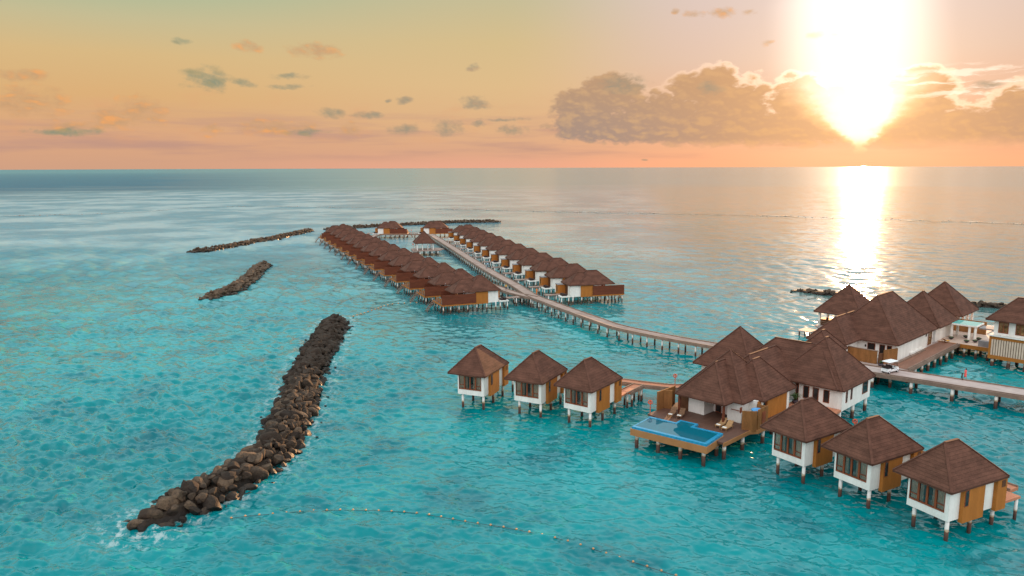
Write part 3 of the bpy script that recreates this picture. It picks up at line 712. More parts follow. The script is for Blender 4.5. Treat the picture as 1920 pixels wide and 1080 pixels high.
def surf_line():
    r = random.Random(21); line = path_pts([(-420, 560), (-316, 600), (-280, 690), (-176, 688), (17, 610), (171, 545), (312, 456), (420, 380)], 5.0); b = MB()
    for i, (c, t) in enumerate(line):
        if r.random() < 0.3: continue
        nrm = Vector((t.y, -t.x, 0)); L = r.uniform(5, 22); w = r.uniform(0.5, 1.6); p = c + nrm * r.gauss(0, 3.5)
        n = 8; up, dn = [], []
        for k in range(n + 1):
            u = k / n; q = p + t * (u - 0.5) * L + nrm * (1.2 * mnoise.noise(Vector((i * 1.7, u * 3, 0)))); h = w * math.sin(math.pi * min(max(u, 0.02), 0.98)) * r.uniform(0.5, 1.0)
            up.append((q.x + nrm.x * h, q.y + nrm.y * h, 0.28)); dn.append((q.x - nrm.x * h, q.y - nrm.y * h, 0.22))
        b.add(up + dn, [(k, k + 1, n + 2 + k, n + 1 + k) for k in range(n)])
    o = b.build('surf_line', 'foam'); tag(o, 'thin broken line of pale surf along the far reef edge', 'surf', kind='stuff')
surf_line()
# ------------------------------------------------------------------ small room villas (two fans of three)
def side_window(parent, n=1, **k): return window(parent, **k)
def make_small_villa(label):
    t = thing('water_villa', label, 'villa', group='small water villas around the pool villa')
    rb, cb = MB(), MB(); hip(rb, cb, -6.1, 0, 0, 8.8, 5.25, 1.1, ridge=('y', 3.1, 5.1))
    r = rb.build('roof', 'shingle', t); cb.build('ridge_cap', 'ridge_cap', r)
    X0, X1, Y0, Y1, Z0, Z1 = -4.75, -0.5, 0.6, 8.2, 2.05, 5.1
    w0, w1, z0, z1 = X0 + 0.22, X1 - 0.42, 2.82, 4.95       # window opening
    w = MB()
    w.box(X0, w0, Y0, Y0 + 0.2, Z0, Z1); w.box(w1, X1, Y0, Y0 + 0.2, Z0, Z1)
    w.box(w0, w1, Y0, Y0 + 0.2, Z0, z0); w.box(w0, w1, Y0, Y0 + 0.2, z1, Z1)
    w.box(X1 - 0.2, X1, Y0 + 0.2, Y1, Z0, Z1); w.box(X0, X0 + 0.2, Y0 + 0.2, Y1, Z0, Z1)
    w.box(X0 + 0.2, X1 - 0.2, Y1 - 0.2, Y1, Z0, Z1); w.box(X0 + 0.2, X1 - 0.2, Y0 + 0.2, Y1 - 0.2, Z0, Z0 + 0.25)
    w.build('wall', 'white', t)
    MB().box(X0 + 0.2, X1 - 0.2, 4.2, 4.3, Z0 + 0.25, Z1).build('partition', 'darkwood', t)
    MB().box(-3.6, -1.6, 2.0, 4.1, Z0 + 0.25, Z0 + 0.8).build('bed', 'white', t)
    # window: frame, four leaves with transoms, glass, curtains
    f = MB(); d0, d1 = Y0 - 0.05, Y0 + 0.12
    f.box(w0, w1, d0, d1, z0, z0 + 0.14); f.box(w0, w1, d0, d1, z1 - 0.12, z1)
    W = w1 - w0; xs = [w0, w0 + W * 0.255, w0 + W * 0.5, w0 + W * 0.745, w1]
    for i, x in enumerate(xs):
        hw = 0.06 if i in (0, 4) else 0.10
        lo = max(w0, x - hw); hi = min(w1, x + hw); f.box(lo, hi, d0 + 0.01, d1 - 0.01, z0 + 0.14, z1 - 0.12)
    f.box(w0 + 0.06, xs[1] - 0.1, d0 + 0.03, d1 - 0.03, z0 + 0.62, z0 + 0.70); f.box(xs[3] + 0.1, w1 - 0.06, d0 + 0.03, d1 - 0.03, z0 + 0.62, z0 + 0.70)
    wn = f.build('window', 'frame', t)
    MB().box(w0 + 0.05, w1 - 0.05, Y0 + 0.03, Y0 + 0.045, z0 + 0.1, z1 - 0.1).build('pane', 'glass', wn)
    for a, b in ((xs[0] + 0.04, xs[1] + 0.12), (xs[3] - 0.12, xs[4] - 0.04), (xs[1] + 0.14, xs[1] + 0.42), (xs[3] - 0.45, xs[3] - 0.14)):
        cm = MB(); n = 14
        vs = []
        for i in range(n + 1):
            x = a + (b - a) * i / n; y = Y0 + 0.17 + 0.045 * math.sin(i * 1.9); vs += [(x, y, Z0 + 0.3), (x, y, z1 - 0.02)]
        cm.add(vs, [(2 * i, 2 * i + 2, 2 * i + 3, 2 * i + 1) for i in range(n)])
        cm.build('curtain', 'curtain', wn)
    # timber boxes on the side, one with a slit window
    for y0, y1, zb in ((2.15, 5.3, 1.72), (7.25, 8.78, 1.85)):
        pb = MB().box(X1 - 0.05, -0.12, y0, y1, zb, 5.02).build('side_box', 'ochre', t)
        if y0 < 3:
            sf = MB().box(-0.13, -0.08, 2.25, 2.85, 3.35, 4.98).build('slit_window', 'frame', pb)
            MB().box(-0.085, -0.07, 2.33, 2.77, 3.43, 4.9).build('pane', 'dark_pane', sf)
        else: MB().box(-0.13, -0.09, 7.9, 8.5, 4.2, 4.9).build('vent', 'darkwood', pb)
    MB().box(X0 - 0.38, X0 + 0.05, 2.15, 5.3, 1.72, 5.02).build('side_box', 'ochre', t)
    for y in (0.95, 4.4, 7.9):
        for x in (-4.1, -0.75): stilt(t, x, y, 2.06)
    # short deck at the back door
    MB().box(-3.4, -0.3, 8.22, 11.6, 2.2, 2.45).build('back_deck', 'jetty_red', t)
    for x, y in ((-0.5, 11.3), (-3.2, 11.3)): stilt(t, x, y, 2.21, 0.16)
    MB().box(-3.1, -2.1, Y1 - 0.04, Y1 + 0.06, 2.46, 4.6).build('door', 'darkwood', t)
    return t
SV = [((40.23, 64.53), 63.8, 'small brown roofed villa nearest to the lower right corner of the view'),
      ((36.2, 71.3), 60.0, 'small brown roofed villa in the middle of the three right of the pool'),
      ((32.0, 77.6), 56.3, 'small brown roofed villa in front of the white wing, closest right of the pool'),
      ((10.57, 96.0), 36.3, 'small brown roofed villa joined by the orange walkway, closest to the pool on its left'),
      ((4.2, 100.0), 27.5, 'small brown roofed villa in the middle of the three left of the pool'),
      ((-3.9, 103.6), 23.0, 'small brown roofed villa at the outer left end of its trio')]
sv0 = make_small_villa(SV[0][2]); index_children()
for i, (p, a, lab) in enumerate(SV):
    o = sv0 if i == 0 else copy_tree(sv0)
    k = (35 - 5.25) / (35 - 5.4)
    o.location = (p[0] * k, p[1] * k, 0); o.rotation_euler.z = -R(a); o['label'] = lab

# ------------------------------------------------------------------ walkways: ribbon decks on stilts
def ribbon(path, width, z0, z1, step=2.0, off=0.0):
    pts = path_pts(path, step); b = MB(); vs = []
    for c, t in pts:
        n = Vector((t.y, -t.x, 0))
        for s in (-1, 1):
            p = c + n * (s * width / 2 + off); vs += [(p.x, p.y, z0), (p.x, p.y, z1)]
    fs = []
    for i in range(len(pts) - 1):
        a, b_ = i * 4, i * 4 + 4
        fs += [(a + 1, a + 3, b_ + 3, b_ + 1), (a + 2, a, b_, b_ + 2), (a, a + 1, b_ + 1, b_), (a + 3, a + 2, b_ + 2, b_ + 3)]
    n = len(pts) * 4
    fs += [(0, 2, 3, 1), (n - 4, n - 3, n - 1, n - 2)]
    b.add(vs, fs); return b, pts
def ribbon_mat(base):
    return base
def walkway(name, label, path, width, mat, z=2.5, th=0.35, kerb=True, post_step=4.0, rows=2, kerbmat='kerb', group=None, cat='walkway', r=0.17, dashes=False):
    o, pts = ribbon(path, width, z - th, z); m = o.build(name, mat); tag(m, label, cat, group)
    # plank seams and kerbs
    if kerb:
        for s in (-1, 1):
            kb, _ = ribbon(path, 0.15, z + 0.004, z + 0.17, 1.0, s * (width / 2 - 0.08)); kb.build('kerb', kerbmat, m)
    for s in (-1, 1):
        bm_, _ = ribbon(path, 0.1, z - th - 0.08, z - 0.02, 2.0, s * (width / 2 + 0.055)); bm_.build('side_beam', 'kerb', m)
    pp = path_pts(path, post_step); spots = []
    for i, (c, t) in enumerate(pp):
        n = Vector((t.y, -t.x, 0))
        for j in range(rows):
            s = 0 if rows == 1 else -1 + 2 * j / (rows - 1)
            p = c + n * s * (width / 2 - 0.25); spots.append((p.x, p.y))
    spots.sort(key=lambda q: q[0] ** 2 + q[1] ** 2)
    for x, y in spots[:100]: stilt(m, x, y, z - th + 0.02, r)
    if len(spots) > 100:
        b = MB()
        for x, y in spots[100:]: b.tube((x, y, -2.5), (x, y, z - th), r, r, 8)
        q = b.build('stilts', 'stilt', m); q['kind'] = 'stuff'
    return m
def plank_mat(name, col, per, col2):
    """planks laid across a curving jetty: seams follow distance, tone varies plank to plank"""
    m, nt = new_mat(name); g = G(nt)
    out = g.n('ShaderNodeOutputMaterial'); p = g.n('ShaderNodeBsdfPrincipled')
    geo = g.n('ShaderNodeNewGeometry'); P = geo.outputs['Position']
    mp = g.n('ShaderNodeMapping'); mp.inputs['Rotation'].default_value = (0, 0, R(45)); g.l(P, mp.inputs[0])
    w = g.noise(g.v('MULTIPLY', mp.outputs[0], (0.25, 3.2, 1)), 1.0, 3.0, 0.6)
    n = g.noise(P, 0.35, 4.0, 0.6)
    c = g.mix(g.rng(g.m('ADD', g.m('MULTIPLY', w, 0.55), g.m('MULTIPLY', n, 0.45)), 0.36, 0.64), col, col2)
    g.l(c, p.inputs['Base Color']); p.inputs['Roughness'].default_value = 0.75
    g.l(p.outputs[0], out.inputs[0]); return m
M['jetty'] = plank_mat('jetty_planks', c4(0.26, 0.165, 0.13), 0.2, c4(0.40, 0.28, 0.23))
M['jetty_grey'] = plank_mat('grey_planks', c4(0.34, 0.25, 0.225), 0.2, c4(0.50, 0.39, 0.35))

fork = (5.2, 189.5)
walkway('jetty', 'long curved wooden jetty sweeping from the pool villa to between the two villa rows', [(51.5, 122.6), (44, 128.6), (37, 134.8), (29, 142.6), (22, 151.0), (18.3, 158.6), (13.4, 169.4), (9.3, 179.0), fork, (0.8, 207.5), (-4.8, 227.5), (-11.4, 253.0), (-22.2, 297.5), (-38.2, 362.0), (-41.0, 372.0)], 3.0, 'jetty', post_step=3.6, cat='jetty', dashes=True)
walkway('jetty_branch', 'jetty branch passing close behind the left villa row', [(5.6, 186.5), (1.0, 192.8), (-4.0, 203.0), (-11.0, 219.0), (-20.0, 240.0), (-39.0, 285.0), (-65.0, 346.0), (-66.0, 372.0)], 2.6, 'jetty', z=2.49, post_step=3.6, cat='jetty')
walkway('footbridge', 'pale wooden footbridge with two people crossing the water at right', [(98.0, 85.4), (86.0, 95.1), (74.0, 104.8), (62.0, 114.6), (52.3, 122.5)], 4.4, 'jetty_grey', z=2.47, th=0.5, post_step=5.6, cat='bridge', r=0.24)
walkway('cross_walkway', 'narrow walkway on poles linking the two villas that face the camera', [(-66.0, 371.0), (-52, 371.0), (-41.0, 371.0)], 1.8, 'jetty', z=2.48, post_step=6.0, rows=1)
walkway('walkway', 'orange lit walkway from the pool villa to the three left villas', [(27.5, 108.8), (24.5, 108.2), (20.5, 109.6), (16.5, 111.6), (10.0, 113.6), (2.0, 116.4)], 1.9, 'jetty_red', z=2.46, post_step=4.2)
walkway('walkway', 'short spur of walkway behind the villa left of the pool', [(19.0, 109.2), (17.2, 106.8), (15.6, 104.7)], 1.7, 'jetty_red', z=2.47, post_step=3.0)
walkway('walkway', 'walkway hidden behind the three right villas', [(40.5, 93.5), (43.8, 87.5), (47.0, 81.0), (49.6, 75.0), (51.5, 71.6)], 1.7, 'jetty_red', z=2.43, post_step=4.2)

# ------------------------------------------------------------------ row villas
def make_row_villa(m, label, group, jetty_len, roofs):
    """local +Y runs from the jetty end to the sea end; x = m * n with n=0 on the near side"""
    t = thing('row_villa', label, 'villa', group=group)
    def B(mb, n0, n1, *a): return mb.box(m * n0, m * n1, *a)
    rb, cb = MB(), MB()
    for (s0, s1, n0, n1, tan) in roofs:
        a, b = sorted((m * n0, m * n1)); hip(rb, cb, a, b, s0, s1, 5.2, tan)
    r = rb.build('roof', 'shingle', t); cb.build('ridge_cap', 'ridge_cap', r)
    w = MB()
    B(w, 0.6, 6.9, 1.0, 3.3, 2.1, 5.1); B(w, 0.75, 6.75, 3.3, 9.0, 2.1, 5.1); B(w, 0.6, 2.6, 0.5, 1.0, 2.1, 5.1)
    w.build('wall', 'white', t)
    B(MB(), 0.3, 0.75, 3.3, 6.5, 2.0, 5.0).build('side_panel', 'ochre', t)
    # jetty-side timber boxes and door
    B(MB(), 2.7, 6.9, 0.55, 1.0, 2.2, 4.95).build('entrance_panel', 'darkwood', t)
    d = B(MB(), 3.5, 4.5, 0.45, 0.55, 2.45, 4.5).build('door', 'darkwood', t)
    bx = B(MB(), 4.6, 6.6, -1.5, 0.5, 2.2, 4.75).build('bath_box', 'ochre', t)
    B(MB(), 4.45, 6.75, -1.65, 0.6, 4.76, 4.9).build('box_roof', 'grey', bx)
    B(MB(), 5.3, 5.8, -1.54, -1.5, 3.0, 4.4).build('slit_window', 'dark_pane', bx)
    # plant platform with two dark tanks
    pf = B(MB(), 0.2, 2.6, -2.2, 0.28, 2.1, 2.4).build('service_platform', 'white', t)
    tk = MB(); B(tk, 0.6, 2.3, -1.7, -1.0, 2.41, 3.05); B(tk, 0.7, 1.9, -0.9, -0.3, 2.41, 2.85); tk.build('tank', 'dark', pf)
    for n, s in ((0.5, -1.9), (2.3, -1.9), (0.5, 0.0)): stilt(t, m * n, s, 2.12, 0.15)
    B(MB(), 3.2, 4.6, -jetty_len, 0.44, 2.22, 2.44).build('entrance_walkway', 'jetty', t)
    for s in (-jetty_len + 0.9, -2.4):
        for n in (3.35, 4.45): stilt(t, m * n, s, 2.23, 0.13)
    # sea side: glazed front, deck, privacy screens, rail, stairs
    gf = B(MB(), 1.2, 6.4, 9.0, 9.08, 2.55, 4.7).build('glass_front', 'frame', t)
    pn = MB()
    for i in range(4): B(pn, 1.3 + i * 1.27, 2.42 + i * 1.27, 9.085, 9.10, 2.68, 4.6)
    pn.build('pane', 'dark_pane', gf)
    B(MB(), 0.25, 8.0, 6.5, 15.2, 2.12, 2.5).build('deck', 'deck_dark', t)
    B(MB(), 0.12, 0.27, 6.5, 15.2, 2.35, 4.75).build('privacy_screen', 'redwood', t)
    B(MB(), 0.06, 0.33, 6.5, 15.2, 2.05, 2.34).build('edge_beam', 'ochre', t)
    B(MB(), 7.9, 8.05, 9.3, 13.0, 2.51, 4.6).build('privacy_screen', 'redwood', t)
    rl = MB()
    for z in (2.95, 3.3, 3.65): B(rl, 0.3, 5.6, 15.02, 15.1, z, z + 0.08)
    for n in (0.3, 2.0, 3.8, 5.5): B(rl, n, n + 0.1, 14.98, 15.14, 2.5, 3.75)
    rl.build('railing', 'ochre', t)
    B(MB(), 0.26, 8.0, 15.2, 15.34, 2.1, 2.48).build('edge_beam', 'ochre', t)
    st = MB()
    for i in range(6):
        B(st, 6.0, 7.4, 15.4 + i * 0.32, 15.72 + i * 0.32, 2.2 - i * 0.38, 2.28 - i * 0.38)
    for n in (6.0, 7.32): st.bar((m * (n + 0.04), 15.35, 2.35), (m * (n + 0.04), 17.5, -0.3), 0.08, 0.18)
    for n in (6.0, 7.32): st.bar((m * (n + 0.04), 15.35, 3.3), (m * (n + 0.04), 17.5, 0.7), 0.06, 0.06)
    st.build('stairs', 'kerb', t)
    lp = MB(); lp.tube((m * 0.55, 9.6, 4.0), (m * 0.55, 9.6, 4.9), 0.04, 0.04, 6); 
    lm = lp.build('lamp_pole', 'white_paint', t)
    gb = MB(); gb.lathe((m * 0.55, 9.6, 4.85), [(0.05, 0), (0.24, 0.12), (0.28, 0.28), (0.2, 0.46), (0.05, 0.54)], 10); gb.build('lamp_globe', 'white_paint', lm, True)
    # two sunbeds on the deck
    for n in (2.4, 4.2):
        sb = MB(); B(sb, n, n + 0.75, 11.0, 12.4, 2.75, 2.9); sb.add([(m * n, 12.4, 2.9), (m * (n + .75), 12.4, 2.9), (m * (n + .75), 13.0, 3.35), (m * n, 13.0, 3.35)], [(0, 1, 2, 3)])
        for q in (n + 0.03, n + 0.64): B(sb, q, q + 0.08, 11.05, 11.13, 2.5, 2.75); B(sb, q, q + 0.08, 12.3, 12.38, 2.5, 2.75)
        sb.build('sunbed', 'rattan', t)
    for s in (1.2, 3.6, 6.2, 8.6, 10.8, 13.0, 14.8):
        for n in (0.55, 3.4, 6.6) if s < 9 else (0.55, 2.9, 5.4, 7.6): stilt(t, m * n, s, 2.13, 0.14)
    return t
ORD = ['first', 'second', 'third', 'fourth', 'fifth', 'sixth', 'seventh', 'eighth', 'ninth', 'tenth', 'eleventh', 'twelfth', 'thirteenth', 'fourteenth', 'fifteenth']
def label_row(side, k, n):
    if k == 0: return f'nearest villa of the {side} row, its ochre and white near side in full view'
    if k == n - 1: return f'last villa at the far end of the {side} row'
    return f'{ORD[k]} stilted villa of the {side} row counted from its near end'
NL, NR = 14, 12
vl = make_row_villa(1, label_row('left', 0, NL), 'villas of the left row', 6.5, ((0.0, 8.6, 0.0, 7.5, 0.90), (3.6, 12.5, 0.25, 6.7, 0.86))); index_children()
for k in range(NL):
    o = vl if k == 0 else copy_tree(vl)
    ax, ay = -9 - 5.62 * k, 182.7 + 12.6 * k + 0.07 * k * k
    o.location = (ax + 6.28, ay - 0.5, 0); o.rotation_euler.z = -R(247); o['label'] = label_row('left', k, NL)
vr = make_row_villa(-1, label_row('right', 0, NR), 'villas of the right row', 5.4, ((2.6, 12.5, 0.0, 7.5, 0.86), (0.0, 8.0, 0.2, 6.9, 0.86))); index_children()
for k in range(NR):
    o = vr if k == 0 else copy_tree(vr)
    ax, ay = 21 - 3.8 * k, 189.9 + 13.2 * k + 0.13 * k * k
    o.location = (ax - 6.33, ay - 1.5, 0); o.rotation_euler.z = -R(75); o['label'] = label_row('right', k, NR)
for p, lab in (((-68.0, 375.8), 'far villa broadside to the camera, left of the pair closing the rows'), ((-45.0, 376.5), 'far villa broadside to the camera at the end of the right row')):
    o = copy_tree(vr); o.location = (p[0], p[1], 0); o.rotation_euler.z = -R(88); o['label'] = lab; o['group'] = 'far villas facing the camera'
# ------------------------------------------------------------------ pool villa (x = -l, y = depth)
pv = thing('pool_villa', 'large pool villa with stepped brown hip roofs, white walls and timber deck', 'villa', (22.85, 83.66, 0), 46.0)
rb, cb = MB(), MB()
for x0, x1, y0, y1, ze, tn in ((-9.7, -2.3, 7.7, 17.5, 5.3, 1.15), (-10.6, -0.96, 9.9, 19.6, 5.3, 1.12), (-7.1, 0.35, 12.75, 22.0, 5.3, 1.12),
                              (-16.8, -6.8, 23.1, 33.1, 5.3, 1.13), (-11.0, 5.0, 24.3, 33.5, 5.3, 1.02), (-9.4, -1.6, 15.5, 31.0, 5.32, 1.0),
                              (-4.4, 5.75, 24.55, 35.6, 5.26, 1.13)):
    hip(rb, cb, x0, x1, y0, y1, ze, tn)
hip(rb, cb, -3.9, 1.2, 30.5, 36.5, 8.4, 1.1)
r = rb.build('roof', 'shingle', pv); cb.build('ridge_cap', 'ridge_cap', r)
w = MB()
w.box(-9.0, -6.6, 10.0, 12.4, 2.4, 5.2)           # white block left of the terrace doors
w.box(-3.5, -1.5, 10.55, 12.4, 2.4, 5.2)          # white block behind the sunbeds
w.box(-9.0, -0.35, 12.41, 21.4, 2.1, 5.2)
w.box(-15.8, -7.8, 24.1, 32.1, 2.1, 5.2)
w.box(-10.0, -1.4, 25.4, 32.6, 2.1, 5.25)
w.build('wall', 'white', pv)
ww = MB().box(-1.2, 5.3, 25.1, 34.9, 2.15, 5.25).build('wing_wall', 'white', pv)
# wing windows
for a0, a1, z0, z1 in ((-0.1, 0.75, 2.95, 4.75), (1.25, 2.1, 2.95, 4.75), (2.75, 3.6, 2.95, 4.75)):
    window(ww, 'x', a0, a1, z0, z1, 25.1, n=1)
window(ww, 'x', -1.15, -0.75, 2.25, 4.9, 25.1, n=1, name='door')
for a0, a1, z0, z1 in ((26.3, 26.85, 3.1, 4.8), (27.9, 28.45, 3.2, 4.9), (32.0, 33.9, 3.1, 5.0)):
    window(ww, 'y', a0, a1, z0, z1, 5.3, n=1, out=1)
# terrace doors and posts
window(pv, 'x', -6.3, -5.4, 2.41, 4.7, 12.41, n=1, name='door')
window(pv, 'x', -4.5, -3.6, 2.41, 4.7, 12.41, n=2, name='door')
for x, y in ((-2.75, 8.3), (-9.3, 8.3)): MB().box(x - 0.13, x + 0.13, y - 0.13, y + 0.13, 2.4, 5.2).build('veranda_post', 'redwood', pv)
br = MB(); br.box(-2.75, -1.4, 10.1, 10.2, 4.1, 4.18); br.box(-1.5, -1.42, 10.1, 10.54, 3.9, 4.6); br.build('bracket', 'frame', pv)
# timber clad right side with white pilasters
tm = MB(); tm.box(-0.35, -0.15, 12.42, 13.0, 1.9, 5.1); tm.box(-0.35, -0.05, 14.6, 20.0, 1.9, 5.1); 
tm.build('timber_side', 'ochre', pv)
pl = MB(); pl.box(-0.35, 0.0, 13.0, 13.35, 2.0, 5.1); pl.box(-0.35, 0.02, 20.0, 20.35, 2.0, 5.1); pl.build('pilaster', 'white', pv)
window(pv, 'y', 13.4, 14.55, 2.5, 5.0, -0.33, n=1, out=1, name='door', depth=0.12)
# left side timber walls and bath screens
lw = MB(); lw.box(-10.6, -9.02, 9.9, 12.2, 2.4, 5.1); lw.box(-11.2, -10.61, 11.5, 16.0, 2.4, 5.1); lw.build('timber_side', 'darkwood', pv)
ls = MB(); ls.prism([(-12.2, 7.2), (-12.05, 7.2), (-12.05, 11.4), (-12.2, 11.4)], 2.3, 5.0); ls.prism([(-12.04, 8.6), (-11.1, 9.2), (-11.1, 9.35), (-12.04, 8.75)], 2.3, 5.0); ls.build('bath_screen', 'fence', pv)
cs = MB(); arc = []
for i in range(9):
    t = i / 8; arc.append((-0.25 + 1.35 * math.sin(t * 1.45), 8.55 + 0.35 * (1 - math.cos(t * 1.45)) + 0.9 * t))
inner = [(x - 0.12, y + 0.08) for x, y in arc]
cs.prism(arc + inner[::-1], 2.15, 4.85); cs.prism([(1.05, 9.9), (1.18, 9.9), (1.18, 12.4), (1.05, 12.4)], 2.0, 5.0); cs.prism([(-0.3, 12.2), (1.04, 12.2), (1.04, 12.35), (-0.3, 12.35)], 2.0, 4.9)
cs.build('bath_screen', 'fence', pv)
MB().box(1.19, 1.24, 10.8, 11.7, 3.0, 4.5).build('bath_window', 'frame', pv)
# deck and fascia
dk = MB(); dk.prism([(-12.2, 5.2), (-0.4, 2.8), (0.5, 2.8), (0.5, 9.0), (1.15, 10.0), (1.15, 21.0), (-9.0, 24.0), (-12.2, 16.0)], 2.14, 2.4)
dk.build('deck', 'deck_dark', pv)
fa = MB(); fa.bar((0.56, 2.75, 2.12), (0.56, 9.0, 2.12), 0.1, 0.5); fa.bar((0.56, 9.0, 2.12), (1.2, 10.0, 2.12), 0.1, 0.5); fa.bar((1.2, 10.0, 2.12), (1.2, 12.3, 2.12), 0.1, 0.5); fa.build('deck_fascia', 'pool_base', pv)
MB().box(-1.1, 5.3, 21.4, 25.05, 2.1, 2.42).build('passage_floor', 'jetty_red', pv)
sp = [(0.2, 3.6), (0.2, 8.0), (0.8, 12.0), (0.0, 16.0), (0.0, 20.5), (-11.8, 6.5), (-11.8, 11), (-8, 9.5), (-4, 9.5), (4.9, 25.5), (4.9, 30), (4.9, 34.5), (1.5, 25.5), (1.5, 34.5), (-1, 25.5),
      (-15.4, 24.5), (-15.4, 31.5), (-8.2, 24.5), (-12, 24.5), (-12, 31.5), (-4, 14), (-8, 14), (-4, 19), (-8, 19), (-5, 28)]
for x, y in sp: stilt(pv, x, y, 2.15, 0.24)

# pool: its own block on stilts, part of the villa
th_ = R(46.0 - 39.0)
def PR(x, y):                                     # the pool sits seven degrees off the villa grid
    return (x * math.cos(th_) - y * math.sin(th_), x * math.sin(th_) + y * math.cos(th_))
def quad(x0, x1, y0, y1): return [PR(x0, y0), PR(x1, y0), PR(x1, y1), PR(x0, y1)]
L_, Dp = -10.3, 5.0
pb = MB().prism(quad(L_, 0, 0, Dp), 1.62, 2.44).build('pool', 'pool_base', pv)
rim = MB()
rim.prism(quad(L_ + 0.12, -0.12, 0.16, 0.62), 2.44, 2.74); rim.prism(quad(-0.58, -0.12, 0.63, Dp - 0.5), 2.44, 2.74)
rim.prism(quad(L_ + 0.12, -6.2, Dp - 0.42, Dp - 0.02), 2.44, 2.74); rim.prism(quad(-4.3, -0.12, Dp - 0.49, Dp - 0.09), 2.44, 2.74)
rim.prism(quad(-6.5, -6.19, Dp - 0.01, Dp + 0.9), 2.44, 2.74); rim.prism(quad(-4.3, -3.99, Dp - 0.08, Dp + 0.9), 2.44, 2.74); rim.prism(quad(-6.5, -3.99, Dp + 0.91, Dp + 1.2), 2.44, 2.74)
rim.prism(quad(L_ + 0.12, L_ + 0.3, 0.63, Dp - 0.43), 2.44, 2.70)
rim.build('pool_rim', 'tile', pb)
MB().prism(quad(L_ + 0.31, -0.59, 0.63, Dp - 0.5), 2.45, 2.69).build('pool_surface', 'pool_water', pb)
MB().prism(quad(-6.18, -4.31, Dp - 0.49, Dp + 0.9), 2.45, 2.688).build('step_pool', 'pool_water', pb)
for x in (-9.6, -6.6, -3.6, -0.6):
    for y in (0.5, 4.2): stilt(pv, *PR(x, y), 1.63, 0.24)

def pvw(x, y, z=0.0):
    a = R(46.0); return (22.85 + x * math.cos(a) + y * math.sin(a), 83.66 - x * math.sin(a) + y * math.cos(a), z)
# sun loungers
def lounger(label, loc, az, mat, group):
    t = thing('sun_lounger', label, 'sun lounger', loc, az, group)
    f = MB(); f.box(-0.36, 0.36, 0, 1.3, 0.30, 0.38); f.box(-0.38, -0.30, 0, 1.9, 0.26, 0.36); f.box(0.30, 0.38, 0, 1.9, 0.26, 0.36); f.build('frame', mat, t)
    b = MB(); b.add([(-0.36, 1.3, 0.38), (0.36, 1.3, 0.38), (0.36, 1.98, 0.92), (-0.36, 1.98, 0.92), (-0.36, 1.33, 0.30), (0.36, 1.33, 0.30), (0.36, 2.03, 0.85), (-0.36, 2.03, 0.85)],
                    [(0, 1, 2, 3), (7, 6, 5, 4), (0, 3, 7, 4), (1, 5, 6, 2), (3, 2, 6, 7), (0, 4, 5, 1)]); b.build('backrest', mat, t)
    for x in (-0.34, 0.27):
        for y in (0.08, 1.7): MB().box(x, x + 0.07, y, y + 0.07, 0, 0.27).build('leg', mat, t)
    tw = MB(); tw.box(-0.25, 0.25, 0.12, 0.42, 0.385, 0.46); tw.build('towel', 'white', t)
    return t
lounger('brown lounger with folded white towel, left one of the pair by the dark screen', pvw(-9.2, 5.9, 2.41), 30, 'brown_rattan', 'sun loungers on the pool deck')
lounger('brown lounger with folded white towel, right one of the pair by the dark screen', pvw(-8.1, 6.3, 2.41), 30, 'brown_rattan', 'sun loungers on the pool deck')
lounger('tan lounger nearest the deck edge, beside the woven bath screen', pvw(-1.6, 6.4, 2.41), 44, 'rattan', 'sun loungers on the pool deck')
lounger('tan lounger on the pool side of its twin, foot towards the pool', pvw(-2.7, 6.8, 2.41), 44, 'rattan', 'sun loungers on the pool deck')
# blue tub, life-ring stands, plant
tb = MB(); tb.lathe((0, 0, 0), [(0.55, 0), (0.7, 0.1), (0.75, 0.5), (0.8, 0.56), (0.75, 0.6), (0.68, 0.58), (0.62, 0.4), (0.55, 0.36)], 24)
to = tb.build('bath_tub', 'tub', None, True); to.location = pvw(0.35, 11.2, 3.95); tag(to, 'round blue tub showing above the woven bath screen of the pool villa', 'tub')
MB().box(-0.65, 0.65, -1.0, 1.0, 2.41, 3.94).build('bath_plinth', 'fence', pv, loc=(0.35, 11.2, 0))
def ring_stand(label, loc, az):
    t = thing('life_ring_stand', label, 'life ring stand', loc, az, 'life ring stands')
    MB().tube((0, 0, 0), (0, 0, 1.9), 0.05, 0.05, 8).build('post', 'orange', t)
    MB().ring((0, -0.10, 1.95), (0, 1, 0), 0.25, 0.065).build('life_ring', 'orange', t, True)
    MB().box(-0.07, 0.07, -0.06, 0.02, 1.68, 2.2).build('bracket', 'orange', t)
ring_stand('orange life ring on a post standing on the orange walkway', (24.2, 107.4, 2.47), 15)
ring_stand('orange life ring on a post at the left end of the pool deck', pvw(-12.1, 5.6, 2.0), 20)
ring_stand('tiny life ring on a post on the far cross walkway', (-50.0, 371.4, 2.49), 0)
ring_stand('orange life ring post on the corner of the far pavilion platform', (-40.2, 303.0, 2.41), 20)
ring_stand('orange life ring behind the villa nearest the white wing', (42.3, 88.4, 2.0), 25)
